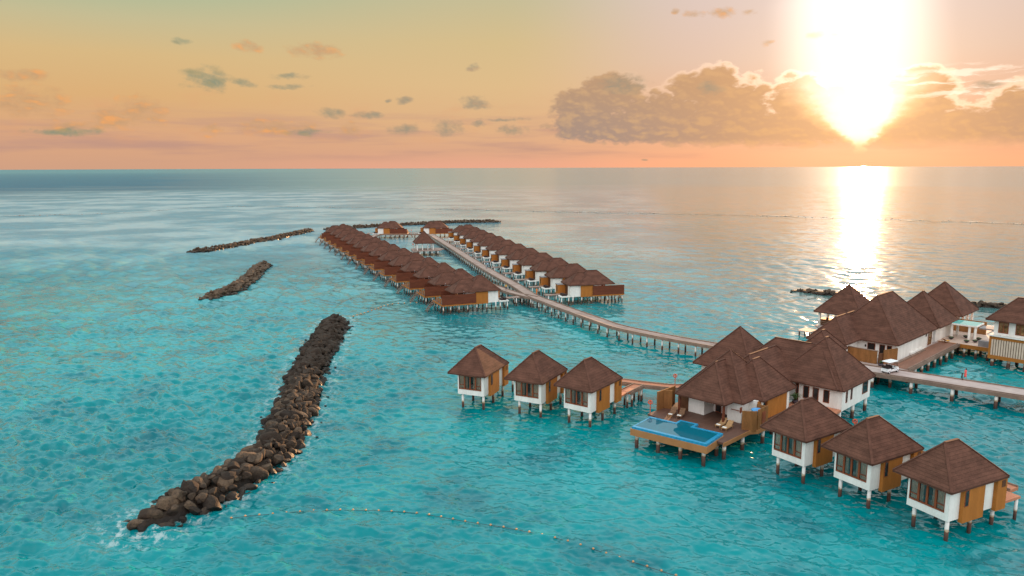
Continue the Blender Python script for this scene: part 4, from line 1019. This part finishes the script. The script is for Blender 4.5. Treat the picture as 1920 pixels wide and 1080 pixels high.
def leafy(name, label, loc, h, n, seed, group=None, pot=True):
    t = thing(name, label, 'plant', loc, 0, group); r = random.Random(seed)
    if pot: MB().lathe((0, 0, 0), [(0.22, 0), (0.38, 0.12), (0.42, 0.35), (0.36, 0.5), (0.30, 0.46)], 12).build('pot', 'pot', t, True)
    b = MB()
    for i in range(n):
        a = r.uniform(0, 6.28); l = h * r.uniform(0.6, 1.0); lean = r.uniform(0.15, 0.7)
        p0 = Vector((0, 0, 0.4)); 
        d = Vector((math.cos(a) * lean, math.sin(a) * lean, 1)).normalized(); p1 = p0 + d * l * 0.6; p2 = p1 + Vector((math.cos(a) * l * 0.35, math.sin(a) * l * 0.35, -0.1 * l))
        sd = Vector((-math.sin(a), math.cos(a), 0)) * 0.06
        b.add([p0 - sd * .4, p0 + sd * .4, p1 + sd, p1 - sd, p2], [(0, 1, 2, 3), (3, 2, 4)])
    b.build('foliage', 'leaf', t)
leafy('potted_plant', 'dark leafy plant in the sunlit passage beside the white wing', pvw(-0.4, 23.4, 2.43), 1.9, 40, 3)

# ------------------------------------------------------------------ spa hall and its roofs
SO, SA = (64.49, 122.19), 46.5
def spw(x, y, z=0.0):
    a = R(SA); return (SO[0] + x * math.cos(a) + y * math.sin(a), SO[1] - x * math.sin(a) + y * math.cos(a), z)
sp_ = thing('spa_hall', 'big hall with high brown hip roofs, white side wall and walled court', 'hall', (SO[0], SO[1], 0), SA)
rb, cb = MB(), MB()
for x0, x1, y0, y1, tn in ((-12.2, 0.4, 0.0, 19.6, 1.1), (-13.0, -5.9, -5.6, 9.0, 1.06), (-9.7, 0.6, 20.2, 31.0, 1.1)):
    hip(rb, cb, x0, x1, y0, y1, 5.4, tn)
r = rb.build('roof', 'shingle', sp_); cb.build('ridge_cap', 'ridge_cap', r)
w = MB(); w.box(-11.6, -0.1, 0.7, 15.6, 2.3, 5.35); w.box(-11.6, -0.3, 15.61, 19.2, 2.3, 5.35); w.box(-9.2, -0.4, 21.0, 30.4, 2.3, 5.35); w.box(-12.4, -6.6, -5.0, 0.69, 2.3, 5.3); w.build('wall', 'white', sp_)
MB().box(-0.28, -0.16, 15.65, 15.9, 2.45, 5.2).build('corner_trim', 'darkwood', sp_)
for a0, a1 in ((-4.9, -3.6), (-2.9, -2.0), (-1.7, -0.9)): window(sp_, 'x', a0, a1, 2.5, 4.9, 0.7, n=1, name='door', depth=0.08)
lampm = MB(); lampm.box(-5.3, -5.1, 0.55, 0.69, 4.1, 4.5); lampm.box(-0.09, 0.02, 14.6, 14.9, 4.5, 4.9); lampm.build('wall_lamp', 'dark', sp_)
window(sp_, 'y', 16.6, 18.6, 2.45, 4.9, -0.3, n=1, pane='amber_pane', out=1, name='door')
MB().box(-0.08, 0.25, 7.0, 13.0, 2.45, 2.85).build('wall_bench', 'white', sp_)
fl = MB(); fl.prism([(-16.0, -8.0), (2.6, -8.2), (2.6, -3.6), (3.35, -3.4), (3.35, 22.0), (-12.0, 22.0), (-16, 10)], 1.95, 2.35); fl.build('floor', 'jetty_grey', sp_)
MB().box(0.1, 3.3, -3.3, 21.9, 2.36, 2.42).build('boardwalk', 'deck', sp_)
eb = MB(); eb.bar((3.42, -3.6, 2.2), (3.42, 22.4, 2.2), 0.14, 0.55); eb.bar((3.2, -3.4, 2.52), (3.2, 21.8, 2.52), 0.2, 0.2); eb.build('edge_beam', 'kerb', sp_)
MB().box(0.35, 0.75, -1.0, 12.6, 2.43, 2.6).build('planter_kerb', 'kerb', sp_)
for y in (-2.6, 0.6, 3.8, 7.0, 10.2, 13.4, 16.6, 19.8):
    stilt(sp_, 3.0, y, 1.97, 0.24); stilt(sp_, -0.8, y, 1.97, 0.24)
for x in (-13, -9, -5, -1.5, 2): stilt(sp_, x, -7.4, 1.97, 0.24)
# woven court fence
fw = thing('fence', 'woven brown fence closing the court in front of the big hall', 'fence', (SO[0], SO[1], 0), SA)
fp = MB(); fp.box(-9.3, -1.75, -3.35, -3.2, 2.36, 4.55); fp.build('fence_panel', 'fence', fw)
MB().box(-9.3, -1.6, -3.42, -3.13, 4.56, 4.66).build('coping', 'kerb', fw)
gp = MB(); gp.prism([(-1.6, -3.2), (-1.45, -3.2), (-1.1, -2.3), (-1.25, -2.3)], 2.36, 4.2); gp.build('gate', 'darkwood', fw)
f2 = MB(); f2.prism([(-1.1, -2.4), (-0.95, -2.5), (0.15, 0.5), (0.0, 0.6)], 2.36, 4.75); f2.build('fence_panel', 'fence', fw)
# open lounge pavilion to the left, gabled lounge roof to the right
op = thing('open_pavilion', 'open sided pavilion with pyramid roof standing in the sun glare', 'pavilion', spw(-18.2, 24.3), SA)
rb, cb = MB(), MB(); hip(rb, cb, -4.95, 4.95, -4.95, 4.95, 5.4, 1.13); r = rb.build('roof', 'shingle', op); cb.build('ridge_cap', 'ridge_cap', r)
for x in (-4.0, 0.0, 4.0):
    for y in (-4.0, 4.0): MB().box(x - 0.2, x + 0.2, y - 0.2, y + 0.2, 2.4, 5.3).build('column', 'white', op)
for x in (-4.0, 4.0): MB().box(x - 0.2, x + 0.2, -0.2, 0.2, 2.4, 5.3).build('column', 'white', op)
MB().box(-4.6, 12.0, -4.6, 4.6, 2.0, 2.39).build('floor', 'jetty_grey', op)
rr = MB()
for z in (3.0, 3.35): rr.bar((-4.4, -4.4, z), (4.4, -4.4, z), 0.06, 0.06); rr.bar((-4.4, -4.4, z), (-4.4, 4.4, z), 0.06, 0.06); rr.bar((-4.4, 4.4, z), (4.4, 4.4, z), 0.06, 0.06)
rr.build('railing', 'kerb', op)
cnt = MB().box(-4.5, -1.6, -3.2, -1.0, 2.4, 3.6).build('bar_counter', 'darkwood', op)
for x, y in ((-4.2, -4.2), (0, -4.2), (4.2, -4.2), (-4.2, 0), (-4.2, 4.2), (0, 4.2), (4.2, 4.2), (8, -4), (8, 4)): stilt(op, x, y, 2.02, 0.24)
lr = MB().box(-7.4, -4.61, -6.5, -3.2, 1.0, 1.2).build('boat_landing', 'jetty_grey', op)
for x, y in ((-7.1, -6.2), (-7.1, -3.6), (-5, -6.2)): stilt(op, x, y, 1.1, 0.15)
lg = thing('lounge_pavilion', 'pavilion with pyramid roof behind the turquoise canopy', 'pavilion', spw(-5.2, 40.3), SA)
rb, cb = MB(), MB(); hip(rb, cb, -5.3, 5.3, -5.4, 5.6, 5.4, 1.1); r = rb.build('roof', 'shingle', lg); cb.build('ridge_cap', 'ridge_cap', r)
for x in (-4.4, -1.5, 1.5, 4.4):
    for y in (-4.5, 4.6): MB().box(x - 0.2, x + 0.2, y - 0.2, y + 0.2, 2.4, 5.3).build('column', 'white', lg)
for y in (-1.5, 1.6): MB().box(4.2, 4.6, y - 0.2, y + 0.2, 2.4, 5.3).build('column', 'white', lg)
MB().box(-4.8, 9.5, -5.0, 5.0, 2.0, 2.39).build('floor', 'pale_floor', lg)
lgr = MB()
for z in (2.95, 3.35): lgr.bar((4.9, -4.9, z), (9.4, -4.9, z), 0.06, 0.06); lgr.bar((9.4, -4.9, z), (9.4, 4.9, z), 0.06, 0.06)
for x, y in ((5, -4.9), (7.2, -4.9), (9.4, -4.9), (9.4, 0), (9.4, 4.9)): lgr.bar((x, y, 2.39), (x, y, 3.4), 0.08, 0.08)
lgr.build('railing', 'white_paint', lg)
for x, y in ((-4.4, -4.6), (0, -4.6), (4.4, -4.6), (9, -4.6), (9, 4.6), (4.4, 4.6), (-4.4, 4.6), (0, 4.6)): stilt(lg, x, y, 2.02, 0.24)
# lounge deck under the turquoise canopy
ld = thing('lounge_deck', 'pale floored lounge under a flat turquoise canopy on white columns', 'lounge', spw(0, 0), SA)
MB().box(-6.0, 9.4, 22.6, 35.0, 1.95, 2.37).build('floor', 'pale_floor', ld)
MB().box(-6.0, 9.5, 22.42, 22.59, 1.7, 2.4).build('edge_beam', 'ochre', ld)
cn = MB().box(-3.4, 4.9, 26.6, 31.2, 5.05, 5.3).build('canopy', 'white', ld)
MB().box(-3.2, 4.7, 26.8, 31.0, 5.31, 5.34).build('canopy_glass', 'canopy', cn)
for x in (-2.4, 0.6, 3.6, 4.6):
    for y in (27.0, 30.6) if x < 4 else (27.0,):
        c_ = MB(); c_.lathe((x, y, 2.38), [(0.27, 0), (0.24, 0.3), (0.22, 2.66)], 12); c_.build('column', 'white', ld, True)
MB().box(5.2, 8.2, 26.8, 29.6, 4.85, 5.1).build('entrance_canopy', 'grey', ld)
MB().box(6.2, 8.2, 23.0, 23.9, 2.38, 3.4).build('counter', 'grey', ld)
bp = MB()
for x in (-4.8, 9.2): bp.box(x - 0.1, x + 0.1, 34.4, 34.6, 2.38, 5.0)
MB().box(-5.5, 4.5, 34.5, 34.7, 2.38, 4.9).build('rear_wall', 'fence', ld)
for x in (-5.4, -3.5, -1.6, 0.3, 2.2, 4.1, 6.0, 7.9, 9.0): stilt(ld, x, 22.9, 1.97, 0.22); stilt(ld, x, 26.0, 1.97, 0.22)
for i, (x, y) in enumerate(((3.9, 24.6), (5.0, 25.8), (1.0, 25.6), (4.9, 28.4), (-1.2, 25.8), (2.6, 28.8))):
    t = thing('planter_bowl', ['dark bowl planter at the front edge of the pale lounge floor', 'dark bowl planter beside the right front column of the canopy', 'dark bowl planter at the left front of the canopy', 'dark bowl planter deep under the canopy at right', 'dark bowl planter nearest the boardwalk end', 'dark bowl planter deep under the canopy at middle'][i], 'planter', spw(x, y, 2.38), 0, 'planters in the lounge')
    MB().lathe((0, 0, 0), [(0.15, 0), (0.42, 0.25), (0.5, 0.42), (0.44, 0.4)], 14).build('bowl', 'pot', t, True)
    b = MB(); b.lathe((0, 0, 0.36), [(0.42, 0), (0.36, 0.12), (0.1, 0.2)], 12); b.build('soil_plants', 'leaf', t)
yl = thing('lounge_chair', 'yellow reclining chair at the end of the boardwalk', 'chair', spw(0.9, 21.2, 2.43), 70)
MB().add([(-0.35, 0, 0.75), (0.35, 0, 0.75), (0.35, 0.7, 0.3), (-0.35, 0.7, 0.3), (0.35, 1.5, 0.34), (-0.35, 1.5, 0.34)], [(0, 1, 2, 3), (3, 2, 4, 5)]).build('cushion', 'yellow', yl)
MB().bar((-0.3, 0.2, 0.05), (-0.3, 1.4, 0.28), 0.06, 0.06).bar((0.3, 0.2, 0.05), (0.3, 1.4, 0.28), 0.06, 0.06).bar((-0.3, 0.2, 0.05), (-0.3, 0.05, 0.7), 0.06, 0.06).bar((0.3, 0.2, 0.05), (0.3, 0.05, 0.7), 0.06, 0.06).build('frame', 'darkwood', yl)
sb = thing('folding_sign', 'small white folding board standing against the woven fence', 'sign', spw(-6.6, -3.9, 2.36), SA)
MB().add([(-0.35, -0.3, 0), (0.35, -0.3, 0), (0.3, 0, 1.1), (-0.3, 0, 1.1), (-0.35, 0.3, 0), (0.35, 0.3, 0)], [(0, 1, 2, 3), (5, 4, 3, 2)]).build('board', 'white_paint', sb)
leafy('potted_plant', 'leafy potted plant beside the gate of the woven fence', spw(-0.7, -4.3, 2.36), 1.0, 30, 5)

# ------------------------------------------------------------------ two-storey villa at the right edge
ev = thing('edge_villa', 'two storey villa with slatted base cut off by the right edge', 'villa', (84.4, 128.6, 0), 50.0)
rb, cb = MB(), MB(); hip(rb, cb, -0.8, 8.0, -0.9, 6.4, 8.5, 1.05); r = rb.build('roof', 'shingle', ev); cb.build('ridge_cap', 'ridge_cap', r)
w = MB(); w.box(0.3, 7.4, 0.2, 5.6, 5.75, 8.45); w.build('wall', 'white', ev)
for a0, a1 in ((1.0, 2.55), (3.6, 5.0), (5.6, 7.0)): window(ev, 'x', a0, a1, 6.15, 8.1, 0.2, n=2, pane='amber_pane', fr=0.12)
MB().box(-0.3, 8.0, -0.45, 5.9, 5.5, 5.74).build('ledge', 'white', ev)
b0 = MB(); b0.box(0.0, 7.7, 0.0, 5.6, 1.75, 5.4); bs = b0.build('base_storey', 'louvre', ev)
sl = MB()
for i in range(19): sl.box(0.22 + i * 0.39, 0.22 + i * 0.39 + 0.26, -0.1, -0.005, 2.1, 4.95)
sl.build('slats', 'slat', bs)
bd = MB(); bd.box(-0.15, 7.9, -0.16, 5.7, 4.96, 5.45); bd.box(-0.15, 7.9, -0.16, 5.7, 1.45, 2.09); bd.box(-0.15, 0.2, -0.16, 0.0, 2.09, 4.96); bd.build('timber_band', 'ochre', ev)
for x in (0.5, 3.0, 5.5, 7.6):
    for y in (0.4, 5.0): stilt(ev, x, y, 1.5, 0.28)

# far round pavilion on the jetty
fp_ = thing('jetty_pavilion', 'small pavilion with pointed roof on a platform beside the far jetty', 'pavilion', (-35.6, 302.0, 0), -14)
rb, cb = MB(), MB(); hip(rb, cb, -4.1, 4.1, -4.1, 4.1, 5.2, 1.15); r = rb.build('roof', 'shingle', fp_); cb.build('ridge_cap', 'ridge_cap', r)
for x in (-3.2, 3.2):
    for y in (-3.2, 3.2): MB().box(x - 0.18, x + 0.18, y - 0.18, y + 0.18, 2.4, 5.1).build('column', 'white', fp_)
for x in (-1.1, 1.1): MB().box(x - 0.15, x + 0.15, -3.35, -3.05, 2.4, 5.1).build('column', 'white', fp_)
MB().prism([(-5, -4.4), (5.5, -4.4), (8.0, 0), (6.5, 4.6), (-5, 4.6)], 2.0, 2.39).build('platform', 'jetty', fp_)
for x in (-4.6, -2.2, 0.2, 2.6, 5.0):
    for y in (-4.0, 0.2, 4.2): stilt(fp_, x, y, 2.02, 0.2)

# ------------------------------------------------------------------ golf cart
gc = thing('golf_cart', 'white canopied golf cart parked on the planks by the woven fence', 'golf cart', (60.4, 115.7, 2.49), 60, None)
bd = MB()
bd.prism([(-0.6, -1.5), (0.6, -1.5), (0.6, 1.3), (0.45, 1.62), (-0.45, 1.62), (-0.6, 1.3)], 0.32, 0.46)
bd.add([(-0.58, 0.75, 0.46), (0.58, 0.75, 0.46), (0.5, 1.55, 0.46), (-0.5, 1.55, 0.46), (-0.56, 0.8, 1.0), (0.56, 0.8, 1.0), (0.44, 1.45, 0.8), (-0.44, 1.45, 0.8)],
       [(0, 1, 5, 4), (1, 2, 6, 5), (2, 3, 7, 6), (3, 0, 4, 7), (4, 5, 6, 7)])
bd.box(-0.6, 0.6, -1.45, -0.75, 0.46, 0.82); bd.box(-0.58, 0.58, -0.35, 0.15, 0.46, 0.68)
bd.build('body', 'white_paint', gc)
ro = MB(); ro.add([(-0.68, -1.35, 1.86), (0.68, -1.35, 1.86), (0.68, 1.0, 1.86), (-0.68, 1.0, 1.86), (-0.55, -1.15, 1.98), (0.55, -1.15, 1.98), (0.55, 0.8, 1.98), (-0.55, 0.8, 1.98)],
                  [(3, 2, 1, 0), (4, 5, 6, 7), (0, 1, 5, 4), (1, 2, 6, 5), (2, 3, 7, 6), (3, 0, 4, 7)]); ro.build('canopy', 'white_paint', gc)
for x in (-0.55, 0.55):
    MB().tube((x, -1.2, 0.8), (x, -1.15, 1.87), 0.03, 0.03, 6).build('canopy_post', 'rubber', gc); MB().tube((x, 0.95, 0.95), (x, 0.75, 1.87), 0.03, 0.03, 6).build('canopy_post', 'rubber', gc)
for y in (-0.35, -1.3):
    s_ = MB(); s_.box(-0.55, 0.55, y, y + 0.5, 0.69 if y > -1 else 0.83, 0.82 if y > -1 else 0.96); s_.box(-0.55, 0.55, y - 0.12, y - 0.01, 0.85, 1.3); s_.build('seat', 'dark', gc)
ws = MB(); ws.add([(-0.52, 0.93, 1.0), (0.52, 0.93, 1.0), (0.5, 0.77, 1.8), (-0.5, 0.77, 1.8)], [(0, 1, 2, 3)]); ws.build('windscreen', 'glass', gc)
MB().ring((0.28, 0.45, 1.05), (0, -0.6, 0.8), 0.18, 0.02, 14, 6).tube((0.28, 0.45, 1.05), (0.28, 0.8, 0.8), 0.02, 0.02, 6).build('steering_wheel', 'rubber', gc)
for x in (-0.5, 0.5):
    for y in (-1.05, 1.05):
        tw = MB(); tw.tube((x - 0.1, y, 0.24), (x + 0.1, y, 0.24), 0.24, 0.24, 16); o = tw.build('wheel', 'rubber', gc)
        MB().tube((x - 0.115, y, 0.24), (x + 0.115, y, 0.24), 0.12, 0.12, 10).build('hub', 'white_paint', o)
for x in (-0.32, 0.32): MB().tube((x, 1.53, 0.62), (x, 1.57, 0.62), 0.08, 0.07, 10).build('headlight', 'glass', gc)

# ------------------------------------------------------------------ people
def person(label, loc, az, h, top, legs, skin='skin', dress=False, step=0.12, group='people on the walkways', bag=False):
    t = thing('person', label, 'person', loc, az, group); k = h / 1.7
    bm = bmesh.new(); ly = bm.verts.layers.skin.verify()
    J = {}
    def jt(n, p, r, par=None):
        v = bm.verts.new(Vector(p) * k); v[ly].radius = (r * k, r * k); J[n] = v
        if par: bm.edges.new((J[par], v))
    jt('pel', (0, 0, 0.92), 0.125); v0 = J['pel']; v0[ly].use_root = True
    jt('spine', (0, 0.0, 1.12), 0.115, 'pel'); jt('chest', (0, 0, 1.32), 0.13, 'spine'); jt('neck', (0, 0.01, 1.46), 0.05, 'chest'); jt('chin', (0, 0.03, 1.53), 0.07, 'neck'); jt('head', (0, 0.02, 1.61), 0.085, 'chin'); jt('top', (0, 0.01, 1.67), 0.06, 'head')
    for s in (-1, 1):
        n = str(s); st = step * s
        jt('hip' + n, (0.09 * s, 0, 0.86), 0.085, 'pel'); jt('knee' + n, (0.10 * s, st + 0.02, 0.48), 0.058, 'hip' + n); jt('ank' + n, (0.10 * s, st * 1.4 - 0.02, 0.08), 0.038, 'knee' + n); jt('toe' + n, (0.105 * s, st * 1.4 + 0.13, 0.03), 0.032, 'ank' + n)
        jt('sh' + n, (0.18 * s, 0, 1.38), 0.06, 'chest'); jt('elb' + n, (0.23 * s, -st * 0.6, 1.11), 0.042, 'sh' + n); jt('wri' + n, (0.23 * s, -st + 0.08, 0.88), 0.03, 'elb' + n); jt('hand' + n, (0.23 * s, -st + 0.10, 0.76), 0.026, 'wri' + n)
    me = bpy.data.meshes.new('person'); bm.to_mesh(me); bm.free()
    o = bpy.data.objects.new('tmp', me); COL.objects.link(o)
    o.modifiers.new('s', 'SKIN'); sd = o.modifiers.new('u', 'SUBSURF'); sd.levels = 1; sd.render_levels = 1
    dg = bpy.context.evaluated_depsgraph_get(); m2 = bpy.data.meshes.new_from_object(o.evaluated_get(dg)); bpy.data.objects.remove(o)
    m2.materials.clear(); m2.materials.append(M[skin]); m2.polygons.foreach_set('use_smooth', [True] * len(m2.polygons))
    link('body', m2, t)
    def shell(name, prof, mat, off=(0, 0, 0), sy=0.72):
        b = MB(); b.lathe((0, 0, 0), [(r * k, z * k) for r, z in prof], 14); b.v = [(x + off[0] * k, y * sy + off[1] * k, z) for x, y, z in b.v]
        return b.build(name, mat, t, True)
    if dress: shell('dress', [(0.25, 0.42), (0.24, 0.62), (0.21, 0.9), (0.19, 1.1), (0.22, 1.3), (0.20, 1.42), (0.08, 1.47)], top)
    else:
        shell('shirt', [(0.19, 0.86), (0.18, 1.05), (0.21, 1.3), (0.21, 1.41), (0.08, 1.47)], top)
        for s in (-1, 1):
            b = MB(); b.tube(Vector((0.09 * s, 0, 0.92)) * k, Vector((0.10 * s, step * s + 0.02, 0.48)) * k, 0.115 * k, 0.08 * k, 10); b.tube(Vector((0.10 * s, step * s + 0.02, 0.5)) * k, Vector((0.10 * s, step * s * 1.4 - 0.02, 0.1)) * k, 0.08 * k, 0.06 * k, 10)
            b.build('trouser_leg', legs, t, True)
    for s in (-1, 1):
        b = MB(); b.tube(Vector((0.16 * s, 0, 1.40)) * k, Vector((0.225 * s, -step * s * 0.5, 1.15)) * k, 0.075 * k, 0.06 * k, 10); b.build('sleeve', top, t, True)
    hr = MB(); hr.lathe((0, -0.005 * k, 0), [(0.09 * k, 1.50 * k), (0.115 * k, 1.58 * k), (0.115 * k, 1.66 * k), (0.08 * k, 1.73 * k), (0.02 * k, 1.75 * k)], 12)
    hr.v = [(x, min(y, 0.045 * k) - 0.02 * k, z) for x, y, z in hr.v]; hr.build('hair', 'hair', t, True)
    return t
person('adult in a coral dress walking on the footbridge', (69.9, 111.55, 2.47), 300, 1.75, 'pink', 'trousers', dress=True)
person('small child in dark clothes walking beside the coral dress', (69.25, 111.3, 2.47), 300, 1.1, 'black_cloth', 'black_cloth', skin='skin_dark')
person('person in orange top where the jetty forks', (6.4, 190.6, 2.5), 160, 1.75, 'orange_cloth', 'orange_cloth')
person('person in yellow shirt walking on the branch behind the left row', (-1.6, 198.0, 2.5), 150, 1.7, 'yellow_cloth', 'trousers')
person('person in pale blue shirt beside the parked bicycle on the jetty', (-8.0, 244.3, 2.5), 170, 1.75, 'blue_cloth', 'trousers')
bi = thing('bicycle', 'parked bicycle on the jetty edge by the person in blue', 'bicycle', (-8.3, 242.0, 2.5), 160)
for y in (-0.52, 0.52): MB().ring((0, y, 0.34), (1, 0, 0), 0.32, 0.03, 20, 6).build('wheel', 'rubber', bi)
MB().tube((0, -0.52, 0.34), (0, -0.2, 0.75), 0.025, 0.025, 6).tube((0, -0.2, 0.75), (0, 0.4, 0.8), 0.025, 0.025, 6).tube((0, 0.4, 0.9), (0, 0.52, 0.34), 0.025, 0.025, 6).tube((0, 0, 0.3), (0, 0.4, 0.8), 0.025, 0.025, 6).tube((0, -0.52, 0.34), (0, 0, 0.3), 0.02, 0.02, 6).tube((0, 0, 0.3), (0, -0.2, 0.85), 0.02, 0.02, 6).build('frame', 'blue_cloth', bi)
MB().box(-0.06, 0.06, -0.32, -0.1, 0.85, 0.92).build('saddle', 'rubber', bi); MB().tube((-0.28, 0.35, 1.0), (0.28, 0.35, 1.0), 0.02, 0.02, 6).tube((0, 0.4, 0.88), (0, 0.36, 1.0), 0.02, 0.02, 6).build('handlebar', 'metal', bi)

# ------------------------------------------------------------------ buoy lines
def buoy_line(label, pts, step, sz):
    t = thing('buoy_line', label, 'buoy line'); pp = path_pts(pts, step); b = MB()
    for (p, _), (q, _) in zip(pp, pp[1:]): b.tube((p.x, p.y, 0.05), (q.x, q.y, 0.05), 0.022, 0.022, 5)
    b.build('rope', 'rope', t)
    key = 'buoy%g' % sz; bb = MB(); bb.lathe((0, 0, -0.6 * sz), [(0.1 * sz, 0), (0.55 * sz, 0.2 * sz), (0.75 * sz, 0.6 * sz), (0.55 * sz, 1.0 * sz), (0.1 * sz, 1.2 * sz)], 10)
    me = bb.mesh('buoy', M['buoy'], True)
    for p, _ in pp[:100]: link('buoy', me, t, (p.x, p.y, 0.12))
    if len(pp) > 100: pass
buoy_line('line of tan floats curving from the near breakwater tip across the foreground water', [(-28.5, 70.9), (-27.4, 71.3), (-24.3, 71.9), (-19.9, 72.6), (-15.5, 72.6), (-9.9, 71.9), (-4.3, 69.9), (-0.1, 68.5), (5.0, 66.1), (9.1, 63.3), (13.8, 60.1), (16, 58.6)], 1.35, 0.16)
buoy_line('line of dark floats from the far tip of the near breakwater to the left row', [(-37.9, 174.8), (-34.6, 182.8), (-31.2, 190.8), (-24.0, 193.0)], 1.6, 0.3)

# ------------------------------------------------------------------ render settings
S.view_settings.view_transform = 'Standard'; S.view_settings.look = 'None'; S.view_settings.exposure = 1.0; S.view_settings.gamma = 1.0
S.render.engine = 'CYCLES'
S.cycles.use_denoising = True
S.cycles.max_bounces = 6; S.cycles.diffuse_bounces = 3; S.cycles.glossy_bounces = 3; S.cycles.transparent_max_bounces = 6
S.cycles.caustics_reflective = False; S.cycles.caustics_refractive = False
S.cycles.sample_clamp_indirect = 6.0
S.cycles.sample_clamp_direct = 0.0
